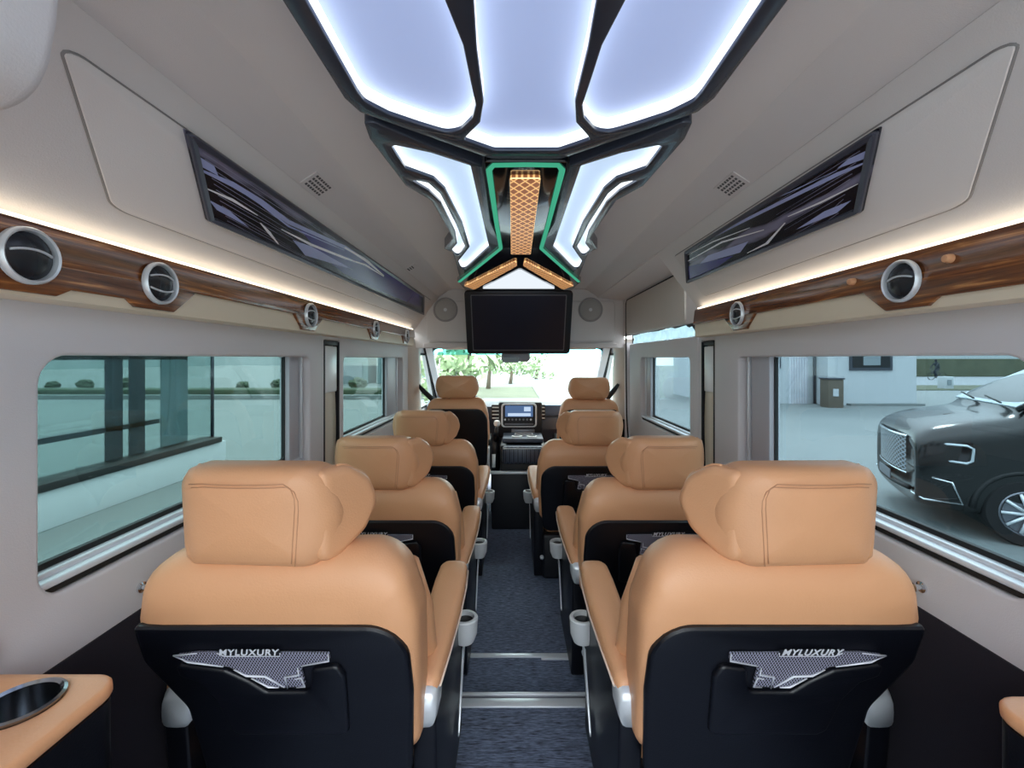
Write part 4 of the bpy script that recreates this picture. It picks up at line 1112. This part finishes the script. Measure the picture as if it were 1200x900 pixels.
for k in range(7): box('shutter_rib', bx(938)+.05+.11*k, bx(938)+.09+.11*k, D+.67, D+.70, G, 1.2, 'alu2', sh_)
tube('drain_pipe', [(bx(968), D+.7, G), (bx(968), D+.7, 2)], .05, 'darkmetal', wb)
ub = thing('utility_cabinet', 'brown upright utility cabinet standing before the white building', 'cabinet', (bx(962), D-.4, G))
box('cabinet_body', bx(953), bx(970), D-.9, D-.4, G, G+1.12, 'cab', ub, bev=.02); box('cabinet_cap', bx(953)-.03, bx(970)+.03, D-.93, D-.37, G+1.12, G+1.17, 'darkmetal', ub)
box('cabinet_notice', bx(958), bx(964), D-.92, D-.90, G+.45, G+.75, 'plaster', ub)
M_c = None
# lawns and road behind the car
gr = tag(box('verge', 14, 70, 27, 31.5, G, G+.05, 'grass'), 'near strip of grass beyond the parked black vehicle', 'grass'); gr['kind'] = 'structure'
rd = tag(box('road', 24, 90, 31.5, 47, G-.02, G+.02, 'road'), 'grey road with a cyclist beyond the parked vehicle', 'road'); rd['kind'] = 'structure'
gb = tag(box('grass_bank', 26, 110, 47, 60, G, G+1.9, 'grass'), 'high green grassy bank beyond the road on the right', 'grass'); gb['kind'] = 'structure'
ubx = thing('concrete_post', 'small white concrete block on the near grass strip', 'block', (wx(1112, 28), 28, G))
box('block_body', wx(1107, 28), wx(1118, 28), 28, 28.5, G, G+.8, 'plaster', ubx, bev=.03)
box('block_niche', wx(1110, 28), wx(1115, 28), 27.97, 28.02, G+.25, G+.6, 'plaster2', ubx)
# cyclist
cyx, cyy = wx(1098, 40), 40.0
bi = thing('bicycle', 'bicycle ridden along the road beyond the parked vehicle', 'bicycle', (cyx, cyy, G))
ct = lambda x, y, z: (cyx+x*1.0, cyy+y, G+.02+z)
for X in (-.52, .52):
    wv, wf = tube_data([(X+.33*math.cos(a*PI/10), 0, .33+.33*math.sin(a*PI/10)) for a in range(20)], .025, 6, True, tf=ct); mk('bicycle_wheel', wv, wf, 'tyre', bi)
parts = [tube_data(p, .02, 6, tf=ct) for p in ([(-.52, 0, .33), (-.42, 0, .95)], [(-.46, 0, .75), (.1, 0, .8)], [(-.46, 0, .7), (.0, 0, .3)], [(0, 0, .3), (.12, 0, .92)], [(0, 0, .3), (.52, 0, .33)], [(.52, 0, .33), (.1, 0, .8)], [(-.42, -.22, .98), (-.42, .22, .98)])]
v, f = join(parts); mk('bicycle_frame', v, f, 'darkmetal', bi)
box('saddle', cyx+.02, cyx+.25, cyy-.07, cyy+.07, G+.93, G+1.0, 'black', bi, bev=.02)
def skin_body(name, pts, edges, radii, mat, parent, root=0):
    d = offs(parent, False)
    me = bpy.data.meshes.new(name); me.from_pydata([tuple(Vector(p)+d) for p in pts], edges, []); me.materials.append(M[mat])
    o = bpy.data.objects.new(name, me); COL.objects.link(o); o.parent = parent
    m = o.modifiers.new('skin', 'SKIN'); 
    sv = me.skin_vertices[0].data if me.skin_vertices else None
    if sv is None:
        bpy.context.view_layer.objects.active = o; sv = me.skin_vertices[0].data
    for i, r in enumerate(radii): sv[i].radius = (r, r); sv[i].use_root = (i == root)
    s = o.modifiers.new('sub', 'SUBSURF'); s.levels = 1; s.render_levels = 1
    return o
pe = thing('person', 'person in dark clothes riding the bicycle on the road', 'person', (cyx, cyy, G))
jo = [ct(.13, 0, 1.05), ct(.05, 0, 1.3), ct(-.06, 0, 1.50), ct(-.09, 0, 1.60), ct(-.10, 0, 1.73), ct(-.11, 0, 1.80),
      ct(-.06, -.2, 1.47), ct(-.24, -.24, 1.25), ct(-.42, -.2, 1.02), ct(-.06, .2, 1.47), ct(-.24, .24, 1.25), ct(-.42, .2, 1.02),
      ct(.08, -.10, .98), ct(-.26, -.10, .78), ct(-.05, -.10, .30), ct(-.17, -.10, .26), ct(.08, .10, .98), ct(-.20, .10, .70), ct(.06, .10, .22), ct(-.06, .10, .18)]
ed = [(0, 1), (1, 2), (2, 3), (3, 4), (4, 5), (2, 6), (6, 7), (7, 8), (2, 9), (9, 10), (10, 11), (0, 12), (12, 13), (13, 14), (14, 15), (0, 16), (16, 17), (17, 18), (18, 19)]
try:
    skin_body('body', jo, ed, [.15, .15, .15, .06, .10, .07, .07, .05, .04, .07, .05, .04, .10, .075, .05, .04, .10, .075, .05, .04], 'cloth', pe)
except Exception as e:
    print('skin failed', e)
    v, f = join([tube_data([jo[a], jo[b_]], .07, 8) for a, b_ in ed]); mk('body', v, f, 'cloth', pe)
v, f = lathe_data([(0, -.02), (.11, 0), (.115, .05), (.08, .12), (0, .14)], ct(-.105, 0, 1.74), 'z', 14); mk('helmet', v, f, 'black', pe)

# ------------------------------------------------------------------ parked black vehicle
A = Vector((.89, -.456, 0)); Bv = Vector((.456, .89, 0)); C0 = Vector((4.50, 4.98, G))
car = thing('parked_van', 'black people carrier parked outside the right window', 'vehicle', (C0.x, C0.y, G), rz=0)
def ct2(a, b, z):      # a backwards from the nose, b across from the near side (0..1.9), z over ground
    p = C0 + A*a + Bv*b; return (p.x, p.y, G+z)
Wc = 1.92
def carsec(a, hw, zb, zs, zr, hwr):
    """section at a: bottom zb, shoulder zs, roof zr (=zs on the bonnet)"""
    m = Wc/2
    half = [(hw*.90, zb), (hw*.985, zb+.12), (hw, zb+.35), (hw*.995, zs-.22), (hw*.97, zs-.06), (hw*.90, zs)]
    half += [(hwr*1.0 if zr > zs+.1 else hw*.78, zs+(zr-zs)*.55 if zr > zs+.1 else zs+.035), (hwr*.93 if zr > zs+.1 else hw*.5, zs+(zr-zs)*.93 if zr > zs+.1 else zs+.05), (hwr*.6 if zr > zs+.1 else hw*.25, zr if zr > zs+.1 else zs+.055)]
    pts = [(m-u, z) for u, z in half] + [(m+u, z) for u, z in reversed(half)]
    return [ct2(a, b, z) for b, z in pts]
secs = [(.10, .62, .42, .74, 0, 0), (.03, .80, .30, .92, 0, 0), (.04, .84, .24, 1.02, 0, 0), (.14, .90, .22, 1.12, 0, 0), (.35, .945, .20, 1.20, 0, 0), (.70, .96, .20, 1.27, 0, 0), (.86, .96, .20, 1.31, 0, 0),
        (.92, .96, .20, 1.34, 1.48, .86), (1.3, .96, .20, 1.36, 1.72, .84), (1.75, .96, .20, 1.36, 1.90, .82), (2.6, .96, .20, 1.36, 1.96, .82), (4.2, .96, .20, 1.36, 1.95, .82), (4.9, .93, .30, 1.34, 1.85, .78)]
rings = []
for a, hw, zb, zs, zr, hwr in secs: rings.append(carsec(a, hw, zb, zs, zr if zr else zs, hwr if hwr else hw))
v, f = loft_data(rings); mk('car_body', v, f, 'carpaint', car, sub=2)
def quadplate(name, pts, mat, parent, th=.01):
    """thin slab through world points (list of 3D), thickness along its normal"""
    P = [Vector(p) for p in pts]; nrm = (P[1]-P[0]).cross(P[2]-P[0]).normalized()*th
    vs = P + [p+nrm for p in P]; n = len(P)
    fs = [tuple(range(n)), tuple(reversed(range(n, 2*n)))] + [(i, (i+1) % n, n+(i+1) % n, n+i) for i in range(n)]
    return mk(name, vs, fs, mat, parent, smooth=False)
lab(quadplate('windscreen', [ct2(.88, .20, 1.43), ct2(.88, Wc-.20, 1.43), ct2(1.68, Wc-.30, 1.90), ct2(1.68, .30, 1.90)], 'carglass', car, .02), 'pale reflecting windscreen')
quadplate('side_window', [ct2(1.62, .045, 1.38), ct2(2.7, .035, 1.38), ct2(2.7, .10, 1.78), ct2(2.0, .12, 1.78)], 'carglass', car, .02)
tube('pillar_trim', [ct2(.86, .14, 1.40), ct2(1.3, .14, 1.70), ct2(1.75, .16, 1.90)], .03, 'carpaint', car)
# bonnet vent, wipers
quadplate('bonnet_grille', [ct2(.45, .45, 1.245), ct2(.72, .45, 1.300), ct2(.72, .72, 1.315), ct2(.45, .72, 1.262)], 'rubber', car, .012)
for b0 in (.35, 1.0): tube('wiper', [ct2(.82, b0, 1.46), ct2(.90, b0+.58, 1.50)], .010, 'rubber', car)
# grille (front face, curved) with chrome rim
gv, gf = [], []
n = 16
def face(b, z, out=.0):
    m = Wc/2; u = (b-m)/m; a = .02 + .22*abs(u)**2.6 - out
    return ct2(a-.0, b, z)
for j in range(5):
    for i in range(n+1): gv.append(face(.42+(Wc-.84)*i/n, .60+.40*j/4, .045))
for j in range(4):
    for i in range(n): q = j*(n+1)+i; gf.append((q, q+1, q+n+2, q+n+1))
mk('grille', gv, gf, 'grille2', car)
tube('grille_rim', [face(.40+(Wc-.80)*i/n, 1.02, .05) for i in range(n+1)], .016, 'chrome', car)
tube('grille_rim', [face(.40+(Wc-.80)*i/n, .58, .05) for i in range(n+1)], .010, 'chrome', car)
box_parts = []
quadplate('number_plate', [face(.72, .54, .075), face(1.2, .54, .075), face(1.2, .43, .075), face(.72, .43, .075)], 'gunmetal', car, .01)
tube('lower_grille_bar', [face(.35+(Wc-.7)*i/n, .42, .05) for i in range(n+1)], .03, 'rubber', car)
for nearside, b0 in ((1, 0), (0, Wc)):
    sg = 1 if nearside else -1
    hl = [ct2(.13, b0+sg*.24, 1.02), ct2(.48, b0-sg*.005, 1.04), ct2(.52, b0-sg*.012, .86), ct2(.42, b0-sg*.008, .80), ct2(.12, b0+sg*.20, .82)]
    h_ = quadplate('headlamp', hl if nearside else hl[::-1], 'blackg', car, -.012 if nearside else -.012)
    dv, df = tube_data([ct2(.20, b0+sg*.10, 1.0), ct2(.42, b0-sg*.025, 1.01), ct2(.47, b0-sg*.03, .98), ct2(.46, b0-sg*.03, .85), ct2(.42, b0-sg*.025, .82), ct2(.22, b0+sg*.09, .82)], .013, 6); mk('lamp_strip', dv, df, 'dayl', h_)
    dv, df = tube_data([ct2(.16, b0+sg*.06, .62), ct2(.30, b0-sg*.03, .60), ct2(.38, b0-sg*.035, .38), ct2(.10, b0+sg*.10, .36), ct2(.02, b0+sg*.22, .40)], .013, 6); mk('fog_trim', dv, df, 'chrome', car)
for a_ in (.90, 4.0):
    for near in (1, 0):
        bb0 = .02 if near else Wc-.02
        sg = 1 if near else -1
        wt2 = lambda x, y, z: ct2(a_+x, bb0 + sg*y, .34+z)
        ar = [(.42*math.cos(q*PI/14), 0, .42*math.sin(q*PI/14)-.0) for q in range(15)]
        tv_, tf_ = lathe_data([(.21, -.03), (.33, -.03), (.345, .0), (.345, .18), (.33, .20), (0, .20)], (0, 0, 0), 'y', 36, tf=wt2)
        w_ = mk('wheel', tv_, tf_, 'tyre', car, angle=40)
        lv, lf = lathe_data([(0, -.012), (.05, -.02), (.07, -.01), (.20, -.012), (.225, -.038), (.235, -.03)], (0, 0, 0), 'y', 36, tf=wt2); mk('rim', lv, lf, 'gunmetal', w_, angle=40)
        sv, sf = join([tube_data([(.03*math.cos(q), -.03, .03*math.sin(q)), (.215*math.cos(q), -.035, .215*math.sin(q))], .016, 6, tf=wt2) for q in [k_*2*PI/10 for k_ in range(10)]]); mk('rim_spokes', sv, sf, 'silver', w_)
        av, af = tube_data(ar, .03, 6, tf=wt2); mk('wheel_arch', av, af, 'rubber', car)

# ================================================================== LIGHT, SKY, CAMERA
w = bpy.data.worlds.new('World'); bpy.context.scene.world = w; w.use_nodes = True
n = w.node_tree; n.nodes.clear()
out = n.nodes.new('ShaderNodeOutputWorld'); bg = n.nodes.new('ShaderNodeBackground')
tc = n.nodes.new('ShaderNodeTexCoord'); sx = n.nodes.new('ShaderNodeSeparateXYZ'); rp = n.nodes.new('ShaderNodeValToRGB')
n.links.new(tc.outputs['Generated'], sx.inputs[0]); n.links.new(sx.outputs['Z'], rp.inputs[0])
e = rp.color_ramp.elements; e[0].position = .02; e[0].color = (.17, .21, .22, 1); e[1].position = .55; e[1].color = (.92, .97, 1, 1)
mr_ = n.nodes.new('ShaderNodeMapRange'); n.links.new(sx.outputs['Y'], mr_.inputs[0]); mr_.inputs[1].default_value = .90; mr_.inputs[2].default_value = .985
mx_ = n.nodes.new('ShaderNodeMix'); mx_.data_type = 'RGBA'; mx_.inputs[7].default_value = (.85, .95, .92, 1)      # brighter hazy sky ahead of the van
n.links.new(mr_.outputs[0], mx_.inputs[0]); n.links.new(rp.outputs[0], mx_.inputs[6])
n.links.new(mx_.outputs[2], bg.inputs[0]); bg.inputs[1].default_value = 3.9
n.links.new(bg.outputs[0], out.inputs[0])
sd = bpy.data.lights.new('Sun', 'SUN'); sd.energy = 1.6; sd.angle = math.radians(12); sd.color = (1, .97, .92)
so2 = bpy.data.objects.new('Sun', sd); COL.objects.link(so2); so2.rotation_euler = (math.radians(-38), math.radians(18), 0)

cam = bpy.data.cameras.new('Camera'); co = bpy.data.objects.new('Camera', cam); COL.objects.link(co)
co.location = (0, 0, H); co.rotation_euler = (PI/2, 0, 0)
cam.sensor_width = 36; cam.lens = 36*F/1200; cam.shift_x = -(VX-600)/1200; cam.shift_y = -(450-VY)/1200
cam.clip_start = .02; cam.clip_end = 400
sc_ = bpy.context.scene; sc_.camera = co
vs_ = sc_.view_settings; vs_.view_transform = 'Standard'; vs_.look = 'None'; vs_.gamma = 1; vs_.use_curve_mapping = False; vs_.exposure = EXPO
sc_.cycles.use_denoising = True; sc_.cycles.max_bounces = 10; sc_.cycles.diffuse_bounces = 5; sc_.cycles.transparent_max_bounces = 24
sc_.cycles.sample_clamp_indirect = 6
